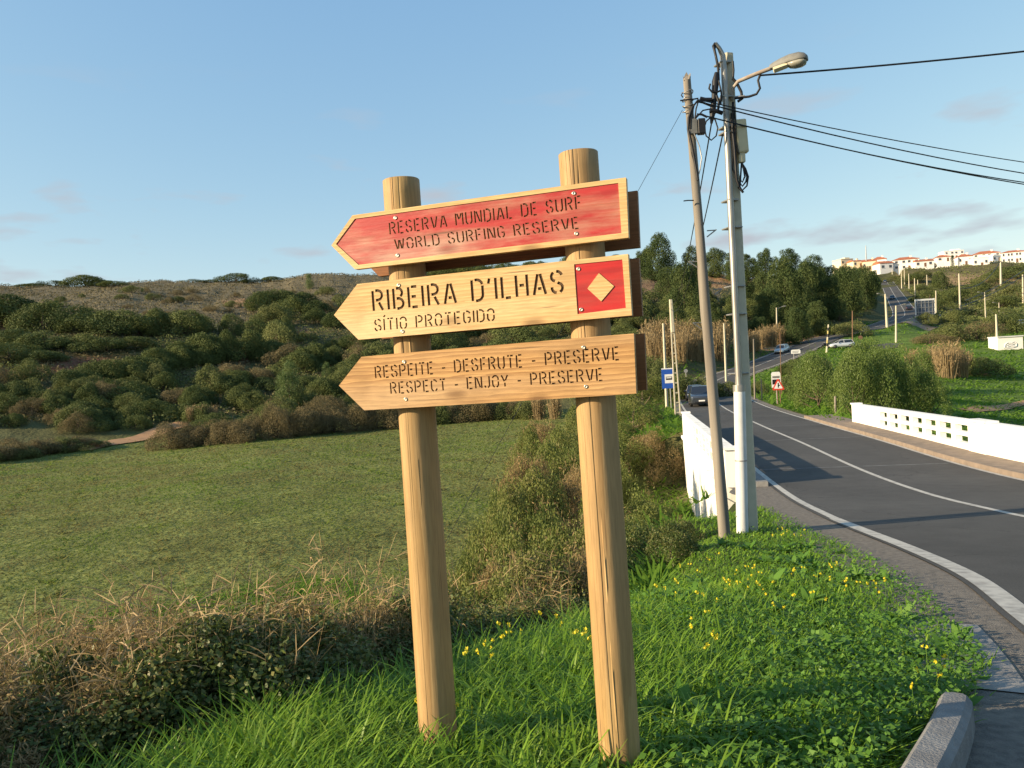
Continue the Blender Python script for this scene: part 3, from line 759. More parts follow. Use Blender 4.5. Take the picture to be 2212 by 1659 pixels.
# stencil capitals as centre strokes in a 0..w x 0..1 cell
def arc(cx, cy, rx, ry, a0, a1, n=5):
    return [(cx + rx * math.cos(R(a0 + (a1 - a0) * k / n)), cy + ry * math.sin(R(a0 + (a1 - a0) * k / n))) for k in range(n + 1)]
GL = {
 'R': (.52, [[(0, 0), (0, 1)], [(.15, 1), (.27, 1)] + arc(.27, .76, .23, .24, 90, -90) + [(.15, .52)], [(.31, .40), (.50, 0)]]),
 'E': (.44, [[(0, 0), (0, 1)], [(.15, 1), (.44, 1)], [(.15, .52), (.38, .52)], [(.15, 0), (.44, 0)]]),
 'S': (.50, [arc(.25, .76, .25, .24, 12, 90, 3), arc(.25, .76, .25, .24, 125, 225, 4) + [(.17, .56)], [(.28, .48), (.33, .45)] + arc(.25, .24, .25, .24, 40, -60, 4), arc(.25, .24, .25, .24, -100, -190, 4)]),
 'V': (.52, [[(0, 1), (.21, .04)], [(.52, 1), (.33, .10)]]),
 'A': (.56, [[(0, 0), (.22, .96)], [(.56, 0), (.34, .96)], [(.20, .28), (.37, .28)]]),
 'M': (.62, [[(0, 0), (0, 1)], [(.62, 0), (.62, 1)], [(.13, .96), (.29, .48)], [(.49, .96), (.35, .54)]]),
 'U': (.50, [[(0, 1), (0, .25)] + arc(.25, .24, .25, .24, 180, 255, 4), arc(.25, .24, .25, .24, 290, 360, 3) + [(.50, 1)]]),
 'N': (.54, [[(0, 0), (0, 1)], [(.54, 0), (.54, 1)], [(.13, .93), (.41, .07)]]),
 'D': (.52, [[(0, 0), (0, 1)], [(.15, 1), (.24, 1)] + arc(.24, .72, .28, .28, 90, 10, 4), [(.52, .70), (.52, .30)] + arc(.24, .28, .28, .28, 0, -90, 4) + [(.15, 0)]]),
 'I': (.0, [[(0, 0), (0, 1)]]),
 'Í': (.0, [[(0, 0), (0, 1)], [(-.02, 1.16), (.12, 1.32)]]),
 'L': (.40, [[(0, 0), (0, 1)], [(.15, 0), (.40, 0)]]),
 'F': (.42, [[(0, 0), (0, 1)], [(.15, 1), (.42, 1)], [(.15, .50), (.36, .50)]]),
 'W': (.80, [[(0, 1), (.17, .04)], [(.26, .06), (.38, .90)], [(.46, .88), (.56, .06)], [(.64, .04), (.80, 1)]]),
 'O': (.50, [arc(.25, .74, .25, .26, 165, 15, 6) + [(.50, .62)], [(.50, .48), (.50, .26)] + arc(.25, .26, .25, .26, 0, -75, 4), arc(.25, .26, .25, .26, -110, -180, 4) + [(0, .62)]]),
 'G': (.50, [arc(.25, .74, .25, .26, 12, 100, 4), arc(.25, .74, .25, .26, 135, 180, 3) + [(0, .28)] + arc(.25, .26, .25, .26, 185, 255, 4), arc(.25, .26, .25, .26, 290, 355, 3) + [(.50, .46), (.29, .46)]]),
 'B': (.50, [[(0, 0), (0, 1)], [(.15, 1), (.26, 1)] + arc(.26, .78, .20, .22, 90, -60, 5), [(.15, .50), (.27, .50)] + arc(.25, .25, .25, .25, 80, -90, 5) + [(.15, 0)]]),
 'H': (.52, [[(0, 0), (0, 1)], [(.52, 0), (.52, 1)], [(.15, .52), (.37, .52)]]),
 'T': (.50, [[(.25, 0), (.25, .84)], [(0, 1), (.17, 1)], [(.25, 1), (.50, 1)]]),
 'P': (.50, [[(0, 0), (0, 1)], [(.15, 1), (.26, 1)] + arc(.26, .73, .24, .27, 90, -90) + [(.15, .46)]]),
 'J': (.40, [[(.40, 1), (.40, .26)] + arc(.18, .24, .22, .24, 0, -75, 4), arc(.18, .24, .2, .24, -115, -170, 3)]),
 'Y': (.54, [[(0, 1), (.24, .46)], [(.54, 1), (.32, .52)], [(.27, .34), (.27, 0)]]),
 'C': (.50, [arc(.25, .74, .25, .26, 12, 100, 4), arc(.25, .74, .25, .26, 135, 180, 3) + [(0, .28)] + arc(.25, .26, .25, .26, 185, 255, 4), arc(.25, .26, .25, .26, 290, 350, 3)]),
 "'": (.06, [[(.06, 1.0), (0, .76)]]),
 '-': (.30, [[(0, .42), (.30, .42)]]),
 ' ': (.26, []),
}
def stroke_poly(pts, t):
    "a thick stroke as one outline"
    P = [Vector(p) for p in pts]; Lp, Rp = [], []
    for i, p in enumerate(P):
        d = (P[min(i + 1, len(P) - 1)] - P[max(i - 1, 0)]).normalized(); nn = Vector((-d.y, d.x)) * t / 2
        Lp.append(p + nn); Rp.append(p - nn)
    return Lp + Rp[::-1]
def text_polys(txt, A, B, C, t=.135, gap=.30):
    W = sum(GL[c][0] for c in txt) + gap * (len(txt) - 1)
    out = []; x = 0.0
    ex = (B - A); ey = (C - A)
    for c in txt:
        w, st = GL[c]
        if st: out.append([[A + ex * ((p.x + x) / W) + ey * p.y for p in stroke_poly(s, t)] for s in st])
        x += w + gap
    return out

def carve_board(outline, red, diamond, lines, base_mat, red_mat, thick=.032, name='board', wob=0.0):
    cx = sum(p.x for p in outline) / len(outline); cz = sum(p.y for p in outline) / len(outline)
    off = Vector((cx, cz))
    polys = [outline]; kinds = ['board']
    if red: polys.append(red); kinds.append('red')
    if diamond: polys.append(diamond); kinds.append('diamond')
    letters = [L_ for tp in lines for L_ in tp]
    for li, tp in enumerate(letters):
        for p in tp: polys.append(p); kinds.append(li)
    V, Fc = [], []
    for p in polys:
        k = len(V); V += [Vector(a) - off for a in p]; Fc.append(list(range(k, k + len(p))))
    for k, f in enumerate(Fc):      # counter clockwise
        ar = sum(V[f[i]].x * V[f[(i + 1) % len(f)]].y - V[f[(i + 1) % len(f)]].x * V[f[i]].y for i in range(len(f)))
        if ar < 0: f.reverse()
    vs, es, fs, ov, oe, of = delaunay_2d_cdt(V, [], Fc, 1, 1e-6, True)
    def region(o):
        ks = [kinds[i] for i in o]
        g = [k for k in ks if isinstance(k, int)]
        rd = 'red' in ks and 'diamond' not in ks
        if g: return ('g', g[0], .0045 + (.003 if rd else 0))
        if rd: return ('r', 0, .0035)
        return ('b', 0, 0.0)
    reg = [region(o) for o in of]
    def emit(sel):
        mb = MB(); cache = {}
        for f, r in zip(fs, reg):
            if not sel(r): continue
            ids = []
            for i in f:
                key = (i, r[2])
                if key not in cache:
                    cache[key] = len(mb.v); mb.v.append((vs[i].x, r[2], vs[i].y))
                ids.append(cache[key])
            mb.f.append(tuple(ids)); mb.m.append(0); mb.sm.append(False)
        return mb
    mb = emit(lambda r: r[0] == 'b')
    em = {}
    for f, r in zip(fs, reg):
        for a, b_ in zip(f, f[1:] + f[:1] if isinstance(f, list) else f[1:] + f[:1]):
            em.setdefault((min(a, b_), max(a, b_)), []).append((r, a, b_))
    for e, lst in em.items():
        if len(lst) == 2 and abs(lst[0][0][2] - lst[1][0][2]) > 1e-6:
            d0, d1 = lst[0][0][2], lst[1][0][2]; a, b_ = vs[e[0]], vs[e[1]]
            mb.add([(a.x, d0, a.y), (b_.x, d0, b_.y), (b_.x, d1, b_.y), (a.x, d1, a.y)], [(0, 1, 2, 3)], 0)
    # rim and back
    O = [Vector(p) - off for p in outline]; n_ = len(O)
    mb.add([(p.x, 0, p.y) for p in O] + [(p.x, thick, p.y) for p in O],
           [(i, (i + 1) % n_, n_ + (i + 1) % n_, n_ + i) for i in range(n_)] + [tuple(range(n_, 2 * n_))], 0)
    bo = mb.build(name, base_mat, sign); bo.location = (cx, 0, cz)
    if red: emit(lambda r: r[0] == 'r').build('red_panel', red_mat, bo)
    for li in range(len(letters)):
        emit(lambda r: r[0] == 'g' and r[1] == li).build('letter', M['groove'], bo)
    return bo, off
def S(x, y): return on_sign(*c1(x, y))
def TL(txt, a, b, c, **k): return text_polys(txt, S(*a), S(*b), S(*c), **k)
def chip(poly, seed):
    "straight sawn outline broken by small chips"
    rr = random.Random(seed); out = []
    for i, p in enumerate(poly):
        q_ = poly[(i + 1) % len(poly)]; out.append(p); L = (q_ - p).length
        for k in range(1, int(L / .12)):
            f = k / int(L / .12); out.append(p.lerp(q_, f) + Vector((rr.uniform(-.0012, .0012), rr.uniform(-.0012, .0012))))
    return out
ol1 = [S(22, 620), S(165, 765), S(1828, 572), S(1812, 207), S(150, 437)]
ol2 = [S(38, 1043), S(187, 1193), S(1848, 1045), S(1825, 672), S(180, 855)]
ol3 = [S(68, 1472), S(222, 1622), S(1875, 1520), S(1860, 1155), S(205, 1297)]
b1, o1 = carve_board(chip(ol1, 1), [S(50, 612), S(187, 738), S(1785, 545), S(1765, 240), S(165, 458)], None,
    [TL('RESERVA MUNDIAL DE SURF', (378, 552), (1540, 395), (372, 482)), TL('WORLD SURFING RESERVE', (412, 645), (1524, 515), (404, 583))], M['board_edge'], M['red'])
b2, o2 = carve_board(chip(ol2, 2), [S(1497, 735), S(1518, 1038), S(1812, 1000), S(1790, 705)], [S(1648, 788), S(1578, 882), S(1662, 960), S(1740, 868)],
    [TL("RIBEIRA D'ILHAS", (281, 1018), (1430, 905), (272, 897)), TL('SÍTIO PROTEGIDO', (290, 1140), (1012, 1076), (286, 1072))], M['board'], M['red_strong'])
b3, o3 = carve_board(chip(ol3, 3), None, None,
    [TL('RESPEITE - DESFRUTE - PRESERVE', (293, 1426), (1770, 1314), (288, 1357)), TL('RESPECT - ENJOY - PRESERVE', (386, 1521), (1670, 1440), (381, 1455))], M['board_old'], None)
tag(b1, 'red stained arrow board reading RESERVA MUNDIAL DE SURF, WORLD SURFING RESERVE')
tag(b2, "plain pine arrow board reading RIBEIRA D'ILHAS with a red square and diamond")
tag(b3, 'grainy weathered arrow board reading RESPEITE, DESFRUTE, PRESERVE')
for bo, off, dep, pts in ((b1, o1, .0035, ((410, 452), (423, 680), (1495, 303), (1510, 548))), (b2, o2, .0035, ((1523, 763), (1540, 1010))), (b2, o2, 0, ((455, 1143), (432, 862))),
                          (b3, o3, 0, ((465, 1328), (475, 1555), (1555, 1240), (1570, 1478)))):
    for p in pts:
        q_ = S(*p) - off; mb = MB()
        rings = []
        for rr, yy in ((.0078, dep), (.0078, dep - .002), (.0062, dep - .0035), (.003, dep - .0035), (.0025, dep - .0015)):
            rings.append([(q_.x + rr * math.cos(2 * math.pi * k / 12), yy, q_.y + rr * math.sin(2 * math.pi * k / 12)) for k in range(12)])
        mb.loft(rings); mb.build('screw', M['screw'], bo)
# boards on the rear of the posts, same arrow outline
for ol, dz in ((ol1, -.012), (ol2, .006), (ol3, .004)):
    cx = sum(p.x for p in ol) / 5; cz = sum(p.y for p in ol) / 5
    mb = MB(); n_ = 5; yb, yt = .186, .218
    sh_ = [(p.x - cx + .012, p.y - cz + dz) for p in ol]
    mb.add([(p[0], yb, p[1]) for p in sh_] + [(p[0], yt, p[1]) for p in sh_],
           [tuple(range(n_)), tuple(range(2 * n_ - 1, n_ - 1, -1))] + [(i, (i + 1) % n_, n_ + (i + 1) % n_, n_ + i) for i in range(n_)])
    o = mb.build('rear_board', M['back_board'], sign); o.location = (cx, 0, cz)
# round posts with drying cracks
def round_post(top, bot, rad_, cracks, seed):
    rr = random.Random(seed)
    t_ = on_sign(*top, .034 + rad_); b_ = on_sign(*bot, .034 + rad_)
    P1 = Vector((t_.x, .034 + rad_, t_.y)); P0 = Vector((b_.x, .034 + rad_, b_.y)); ax = (P1 - P0)
    P0 = P0 - ax.normalized() * .45; ax = P1 - P0; L = ax.length; ax.normalize()
    ex = Vector((0, -1, 0)); ex = (ex - ax * ex.dot(ax)).normalized(); ey = ax.cross(ex)
    angs = [360 * k / 110 for k in range(110)]
    crk = {}
    for (a, z0, z1, dep) in cracks:
        for k in range(3):
            crk[a + (-.8, 0, .8)[k]] = (k, z0, z1, dep, a)
    angs = sorted([a for a in angs if not any(abs((a - c[4] + 180) % 360 - 180) < 3.4 for c in crk.values())] + list(crk))
    mb = MB(); rings = []
    nst = 46
    for i in range(nst + 1):
        f = i / nst; z = f * L
        ring = []
        for a in angs:
            aa = a; dep_ = 0.0
            if a in crk:
                k, z0, z1, dep, _ = crk[a]
                wv = 1.5 * math.sin(5 * f + a) + .6 * math.sin(31 * f + a)
                aa = a + wv
                if k == 1 and z0 < f < z1: dep_ = dep * min(1, (f - z0) * 25, (z1 - f) * 25)
            r_ = rad_ * (1.03 - .06 * f) + .0014 * math.sin(3 * R(aa) + 4 * f) + .0005 * math.sin(5 * R(aa) + 7 * f + seed) - dep_
            v = P0 + ax * z + (ex * math.cos(R(aa)) + ey * math.sin(R(aa))) * r_
            ring.append(v)
        rings.append(ring)
    for ins, up in ((.003, .0025), (.010, .004), (.04, .006)):
        ctr = P0 + ax * (L + up)
        ring = []
        for v in rings[nst]:
            d = v - (P0 + ax * L); d = d - ax * d.dot(ax); ring.append(ctr + d * ((rad_ - ins) / rad_))
        rings.append(ring)
    mb.loft(rings)
    return mb.build('post', M['post'], sign)
round_post((867, 391), (947, 1588), .0785, [(-32, .0, 1.0, .007), (18, .86, 1.0, .004), (-8, .90, 1.0, .004)], 1)
round_post((1249, 333), (1341, 1652), .0785, [(-27, .0, .70, .007), (8, .88, 1.0, .005), (-48, .88, 1.0, .004), (-14, .7, .86, .004)], 2)

# ------------------------------------------------------------------ bridge parapets
def parapet(name, label, A, B, zA, zB, thick, spec, side):
    "wall from A (near) to B (far); spec = list of (u0, u1, kind) in metres"
    A = Vector((A[0], A[1], 0)); B = Vector((B[0], B[1], 0)); L = (B - A).length
    t = thing(name, label, 'parapet', (A.x, A.y, zA), math.atan2(B.y - A.y, B.x - A.x))
    sl = (zB - zA) / L
    def slab_(nm, u0, u1, z0, z1, th=thick, yo=0.0, m_=M['white']):
        mb = MB(); y0, y1 = -th / 2 + yo, th / 2 + yo
        vs = [(u0, y0, z0 + sl * u0), (u1, y0, z0 + sl * u1), (u1, y1, z0 + sl * u1), (u0, y1, z0 + sl * u0), (u0, y0, z1 + sl * u0), (u1, y0, z1 + sl * u1), (u1, y1, z1 + sl * u1), (u0, y1, z1 + sl * u0)]
        mb.add(vs, [(3, 2, 1, 0), (4, 5, 6, 7), (0, 1, 5, 4), (1, 2, 6, 5), (2, 3, 7, 6), (3, 0, 4, 7)])
        return mb.build(nm, m_, t)
    for (u0, u1, kind) in spec:
        if kind == 'solid': slab_('wall_panel', u0, u1, -.3, .96)
        elif kind == 'pier':
            slab_('pier', u0, u1, -.3, 1.0, thick + .10); slab_('pier_cap', u0 - .06, u1 + .06, 1.0, 1.07, thick + .2)
        else:
            n_ = kind; slab_('plinth', u0, u1, -.3, .20); slab_('rail', u0, u1, .44, .58, thick - .03); slab_('rail', u0, u1, .83, .96)
            w = (u1 - u0) / n_
            for z0, z1 in ((.20, .44), (.58, .83)):
                for k in range(n_ + 1):
                    a = max(u0, u0 + w * k - w * .13); b_ = min(u1, u0 + w * k + w * .13)
                    slab_('baluster_block', a, b_, z0, z1, thick - .035)
        if kind != 'pier': slab_('coping', u0, u1, .96, 1.02, thick + .08)
    return t, slab_, L
zd = lambda Y: RC[station(Y), 2] + EYE
def px_u(A, B, px):
    best = None
    for k in range(0, 2001):
        u = k / 2000; p = Vector(A).lerp(Vector(B), u)
        x, _ = to_px(p.x, p.y, zd(30) + .5)
        if best is None or abs(x - px) < best[0]: best = (abs(x - px), u)
    return best[1]
A = Vector(road_pt(station(15.5), 4.85)[:2]); B = Vector(road_pt(station(41.3), 4.5)[:2]); L = (B - A).length
us = [px_u(A, B, p) * L for p in (2142, 2104, 1903, 1880)]
rp, _, _ = parapet('bridge_parapet', 'white bridge parapet with two rows of openings on the far side of the road', A, B, zd(19) + .02, zd(41) + .05, .26,
    [(0, us[0], 'solid'), (us[0], us[1], 'pier'), (us[1], us[2], 7), (us[2], L - .45, 'solid'), (L - .45, L, 'pier')], 1)
A = Vector(road_pt(station(21.0), -4.25)[:2]); B = Vector(road_pt(station(41.0), -4.2)[:2]); L = (B - A).length
lp, lslab, _ = parapet('bridge_parapet', 'white bridge parapet and side wall on the near side, behind the utility poles', A, B, zd(21) + .05, zd(41) + .02, .26,
    [(0, .5, 'pier'), (.5, 2.4, 'solid'), (2.4, 13.4, 7), (13.4, L - .6, 'solid'), (L - .6, L, 'pier')], -1)
lslab('abutment_wall', .0, L + .2, -4.6, -.3, .42, -.02)
lslab('string_course', .9, L + .2, -.36, -.22, .50, .03)
for u in (3.0, 9.0, 15.0): lslab('pilaster', u, u + .7, -4.6, -.36, .48, .02)

# ------------------------------------------------------------------ poles in the foreground
def strip_box(mb, a, b_, wa, wb, n=4, rot=0.0, mi=0):
    "square tapered shaft from a to b"
    a, b_ = Vector(a), Vector(b_); t = (b_ - a).normalized(); ex = Vector((math.cos(rot), math.sin(rot), 0)); ex = (ex - t * ex.dot(t)).normalized(); ey = t.cross(ex)
    def ring(p, w):
        c = w * .18; h = w / 2
        return [p + ex * x + ey * y for x, y in ((-h, -h + c), (-h + c, -h), (h - c, -h), (h, -h + c), (h, h - c), (h - c, h), (-h + c, h), (-h, h - c))]
    mb.loft([ring(a, wa), ring(b_, wb)], mi, False)
def cable_pts(a, b_, sag, n=18):
    a, b_ = Vector(a), Vector(b_)
    return [a.lerp(b_, k / n) - Vector((0, 0, 4 * sag * (k / n) * (1 - k / n))) for k in range(n + 1)]
PB = at(1621, 1168, 13.1); PT = at(1571.5, 117, 13.1)
gz_ = H(PB.x, PB.y); base = PB + (PB - PT).normalized() * max(0, (PB.z - gz_) + .3)
cpole = thing('concrete_lamp_pole', 'tall square concrete lamp pole with pale sleeve and cables, right of leaning wooden pole', 'utility pole', (PB.x, PB.y, gz_))
loc0 = Vector((PB.x, PB.y, gz_))
def W(p): return Vector(p) - loc0
def w2(x, y, Y): return W(at(*c2(x, y), Y))
mb = MB(); strip_box(mb, W(base), W(PT), .235, .15, rot=.25); mb.build('shaft', M['concrete'], cpole)
S0 = at(1603.5, 1168, 12.9); S0 = S0 + Vector((0, 0, min(0, H(S0.x, S0.y) - S0.z) - .25)); S1 = at(1597, 838, 12.93)
mb = MB(); mb.tube([W(S0), W(S0.lerp(S1, .5)), W(S1)], [.098, .097, .094], 20); mb.build('sleeve', M['pvc'], cpole)
mb = MB(); mb.tube([W(S1.lerp(S0, .02)), W(S1 + (S1 - S0).normalized() * .05)], .103, 20); mb.build('sleeve_collar', M['galv'], cpole)
C1 = at(1564, 150, 12.95)
gn = [S1, S1.lerp(C1, .5), C1, at(*c2(655, 250), 12.95), at(*c2(625, 185), 12.93), at(*c2(590, 140), 12.9)]
mb = MB(); mb.tube([W(p) for p in gn], [.056, .054, .052, .046, .034, .03], 16); mb.build('conduit', M['galv'], cpole)
mb = MB(); mb.tube([w2(590, 140, 12.9), w2(572, 165, 12.9), w2(590, 230, 12.88), w2(615, 350, 12.9), w2(620, 470, 12.92)], .022, 8); mb.build('cable_tail', M['black_rubber'], cpole)
mb = MB(); mb.tube([w2(600, 140, 12.92), w2(585, 190, 12.9), w2(605, 300, 12.86), w2(625, 380, 12.9)], .016, 8); mb.build('cable_tail', M['black_rubber'], cpole)
for x, y in ((650, 315), (668, 620), (688, 880), (690, 930), (715, 1530)):
    p = at(*c2(x + 22, y), 13.0); mb = MB(); mb.box(W(p) + Vector((-.02, .04, 0)), (.20, .25, .03), Matrix.Rotation(.25, 3, 'Z'), bev=.008); mb.build('strap', M['galv'], cpole)
for x, y in ((815, 130), (835, 605), (850, 830), (865, 1310)):
    p = at(*c3(x + 12, y), 13.02); mb = MB(); mb.box(W(p) + Vector((-.01, .05, 0)), (.25, .27, .025), Matrix.Rotation(.25, 3, 'Z'), bev=.008); mb.build('strap', M['galv'], cpole)
for y in (300, 545):
    p = at(*c5(480 + y * .015, y), 12.92); mb = MB(); mb.tube([W(p) - Vector((0, 0, .012)), W(p) + Vector((0, 0, .012))], .102, 20); mb.build('strap', M['steel'], cpole)
# lamp
arm = [w2(735, 640, 13.0), w2(745, 540, 12.95), w2(790, 480, 12.9), w2(930, 420, 12.8), w2(1110, 352, 12.7)]
mb = MB(); mb.tube(arm, [.028, .030, .032, .034, .034], 10); mb.build('lamp_arm', M['arm'], cpole)
def lamp_head(parent, a, b_, w, h, names=('lamp_housing', 'lamp_bowl')):
    a, b_ = Vector(a), Vector(b_); t = b_ - a; L = t.length; t.normalize(); up = Vector((0, 0, 1)); up = (up - t * up.dot(t)).normalized(); sd = t.cross(up)
    secs = [(0, .30, .45), (.08, .42, .6), (.3, .62, .85), (.55, .95, 1.0), (.8, 1.0, .95), (.94, .8, .7), (1, .45, .4)]
    rings = []
    for f, ww, hh in secs:
        rings.append([a + t * L * f + sd * (w / 2 * ww * math.cos(an)) + up * (max(0, math.sin(an)) ** .7 * h * hh * .6 - (.06 * h if math.sin(an) < 0 else 0)) for an in [2 * math.pi * k / 16 for k in range(16)]])
    mb = MB(); mb.loft(rings); hs = mb.build(names[0], M['lamp_grey'], parent)
    rings = []
    for f, ww in ((.45, .35), (.52, .8), (.65, .92), (.82, .9), (.93, .68), (.97, .3)):
        dp = {.45: .25, .52: .6, .65: .85, .82: .9, .93: .7, .97: .3}[f]
        rings.append([a + t * L * f + sd * (w / 2 * ww * math.cos(an)) + up * (-.07 * h - (max(0, -math.sin(an)) ** .8) * h * .42 * dp) for an in [2 * math.pi * k / 16 for k in range(16)]])
    mb = MB(); mb.loft(rings); mb.build(names[1], M['lamp_glass'], parent)
lamp_head(cpole, w2(1075, 366, 12.72), w2(1405, 275, 12.4), .27, .23)
mb = MB(); p0, p1 = w2(1105, 380, 12.55), w2(1225, 335, 12.5); mb.tube([p0, p1], [.05, .045], 4, smooth=False); mb.build('gear_box', M['cream'], cpole)
mb = MB(); mb.tube([w2(985, 425, 12.75), w2(968, 470, 12.75), w2(985, 540, 12.75), w2(955, 590, 12.8), w2(890, 612, 12.85), w2(760, 628, 12.95)], .020, 8); mb.build('arm_cable', M['black_rubber'], cpole)
mb = MB(); mb.tube([w2(760, 622, 12.97), w2(850, 612, 12.9)], .026, 8); mb.build('bracket', M['galv'], cpole)
for pts_, r_ in (([(745, 300), (752, 380), (748, 440)], .018), ([(742, 450), (780, 490), (820, 570), (828, 630), (790, 655)], .024), ([(748, 660), (745, 780), (742, 900), (760, 1060), (772, 1250), (780, 1350), (800, 1400)], .022),
                 ([(755, 700), (770, 850), (762, 1000), (800, 1120)], .016), ([(730, 760), (735, 900), (750, 1130), (745, 1250), (770, 1330)], .014)):
    mb = MB(); mb.tube([w2(x, y, 12.92) for x, y in pts_], r_, 7); mb.build('pole_cable', M['black_rubber'], cpole)
# cream fuse box with loops of cable under it
pb = at(*c2(820, 966), 12.98)
mb = MB(); mb.box(W(pb), (.172, .13, .55), Matrix.Rotation(-.04, 3, 'Y'), bev=.012); bx_ = mb.build('fuse_box', M['cream'], cpole)
mb = MB(); mb.box(W(pb) + Vector((0, -.068, -.01)), (.135, .008, .48), Matrix.Rotation(-.04, 3, 'Y')); mb.build('box_lid', M['cream'], bx_)
pb2 = at(*c2(822, 1155), 12.98)
mb = MB(); mb.box(W(pb2), (.105, .10, .16), bev=.01); mb.build('box_neck', M['cream'], bx_)
for k, (wd, lo_) in enumerate(((60, 1440), (48, 1405), (30, 1370))):
    mb = MB(); mb.tube([w2(822, 1195, 12.95), w2(822 + wd * .6, 1250, 12.94), w2(822 + wd, 1320, 12.93), w2(822 + wd * .8, lo_ - 40, 12.93), w2(830, lo_, 12.94), w2(808, lo_ - 30, 12.95), w2(815, 1300, 12.95), w2(822, 1200, 12.96)], .014, 7)
    mb.build('cable_loop', M['black_rubber'], cpole)
mb = MB(); mb.tube([w2(795, 1410, 12.95), w2(838, 1460, 12.93)], .02, 7); mb.build('cable_loop', M['black_rubber'], cpole)
# black splice between the two poles
mb = MB(); mb.tube([w2(600, 400, 12.9), w2(592, 480, 12.9), w2(580, 640, 12.9), w2(565, 760, 12.88), w2(556, 850, 12.88)], [.03, .06, .045, .05, .02], 10); mb.build('cable_joint', M['black_rubber'], cpole)
for pts_, r_ in (([(545, 500), (535, 540), (560, 570), (600, 575), (635, 560)], .016), ([(600, 600), (622, 660), (615, 730), (580, 760)], .022), ([(560, 640), (500, 640), (455, 630)], .034), ([(655, 760), (600, 740), (540, 740)], .034),
                 ([(565, 700), (480, 665), (430, 655)], .018), ([(555, 720), (480, 735), (430, 790), (410, 810)], .012),
                 ([(555, 790), (510, 830), (492, 890), (510, 960), (555, 998), (598, 960), (612, 890), (590, 820), (560, 790)], .012), ([(640, 600), (640, 680)], .014), ([(620, 470), (640, 560), (650, 640)], .014)):
    mb = MB(); mb.tube([w2(x, y, 12.85) for x, y in pts_], r_, 7); mb.build('pole_cable', M['black_rubber'], cpole)
# leaning wooden pole
WB = at(1567.5, 1186, 12.55); WT = at(*c2(340, 470), 12.6); gz_ = H(WB.x, WB.y)
wp = thing('wooden_utility_pole', 'old wooden utility pole leaning left with a split top and wires', 'utility pole', (WB.x, WB.y, gz_))
loc0 = Vector((WB.x, WB.y, gz_))
wb0 = WB + (WB - WT).normalized() * max(0.0, WB.z - gz_ + .3)
rings = []; n_ = 14; rr = random.Random(5); ax = (WT - wb0)
for i in range(31):
    f = i / 30; p = W(wb0) + ax * f; r_ = .096 * (1 - f) + .060 * f
    rings.append([p + Vector((math.cos(2 * math.pi * k / n_), math.sin(2 * math.pi * k / n_), 0)) * r_ * (1 + .04 * math.sin(2 * k + 3 * f) + .03 * math.sin(5 * k + 8 * f)) for k in range(n_)])
last = rings[-1]; rings.append([v + Vector((0, 0, .09 + .07 * math.sin(2 * math.pi * k / n_ + .4) - .03 * (k % 3))) for k, v in enumerate(last)])
mb = MB(); mb.loft(rings); mb.build('shaft', M['old_wood'], wp)
pb = at(*c2(432, 875), 12.5)
mb = MB(); mb.box(W(pb) + Vector((-.06, .02, 0)), (.11, .10, .24), bev=.008); jb = mb.build('junction_box', M['lamp_grey'], wp)
mb = MB(); mb.box(W(pb) + Vector((.06, .0, -.01)), (.115, .12, .24), bev=.008); mb.build('junction_box', M['black'], wp)
for y in (575, 640, 700, 745):
    p = WT.lerp(wb0, (y - 470) / 4230) if False else at(*c2(345 + (y - 575) * .02, y), 12.58)
    mb = MB(); ring = [W(p) + Vector((math.cos(a) * .085, math.sin(a) * .085, .02 * math.sin(a * 2 + y))) for a in [2 * math.pi * k / 14 for k in range(15)]]
    mb.tube(ring, .009, 5, caps=False); mb.build('wire_wrap', M['galv'], wp)
for pts_, r_ in (([(280, 648), (340, 640), (400, 635), (440, 628)], .012), ([(390, 700), (355, 800), (350, 900), (385, 1050), (430, 1300), (435, 1350)], .022), ([(440, 640), (400, 690), (375, 800), (372, 900)], .016),
                 ([(400, 930), (450, 1050), (470, 1150), (455, 1260), (430, 1350)], .009), ([(415, 800), (440, 770), (470, 770), (520, 795)], .018), ([(440, 655), (420, 720), (410, 810)], .012), ([(300, 580), (290, 600), (305, 620)], .01), ([(310, 1535), (350, 1530), (400, 1530)], .010)):
    mb = MB(); mb.tube([w2(x, y, 12.48) for x, y in pts_], r_, 7); mb.build('pole_cable', M['black_rubber'] if r_ > .0095 else M['galv'], wp)
def w3(x, y, Y): return W(at(*c3(x, y), Y))
for seg in ([(462, 405), (540, 405)], [(462, 405), (545, 458)], [(612, 205), (688, 145)], [(612, 155), (680, 150)], [(665, 632), (735, 625)], [(675, 672), (735, 625)], [(498, 902), (585, 902)], [(498, 902), (590, 968)]):
    mb = MB(); mb.tube([w3(x, y, 12.6) for x, y in seg], .010, 6); mb.build('step_bracket', M['galv'], wp)
mb = MB(); mb.tube([w3(540, 250, 12.62), w3(545, 500, 12.62), w3(570, 850, 12.6), w3(600, 1100, 12.58)], .018, 7); mb.build('earth_pipe', M['old_wood'], wp)

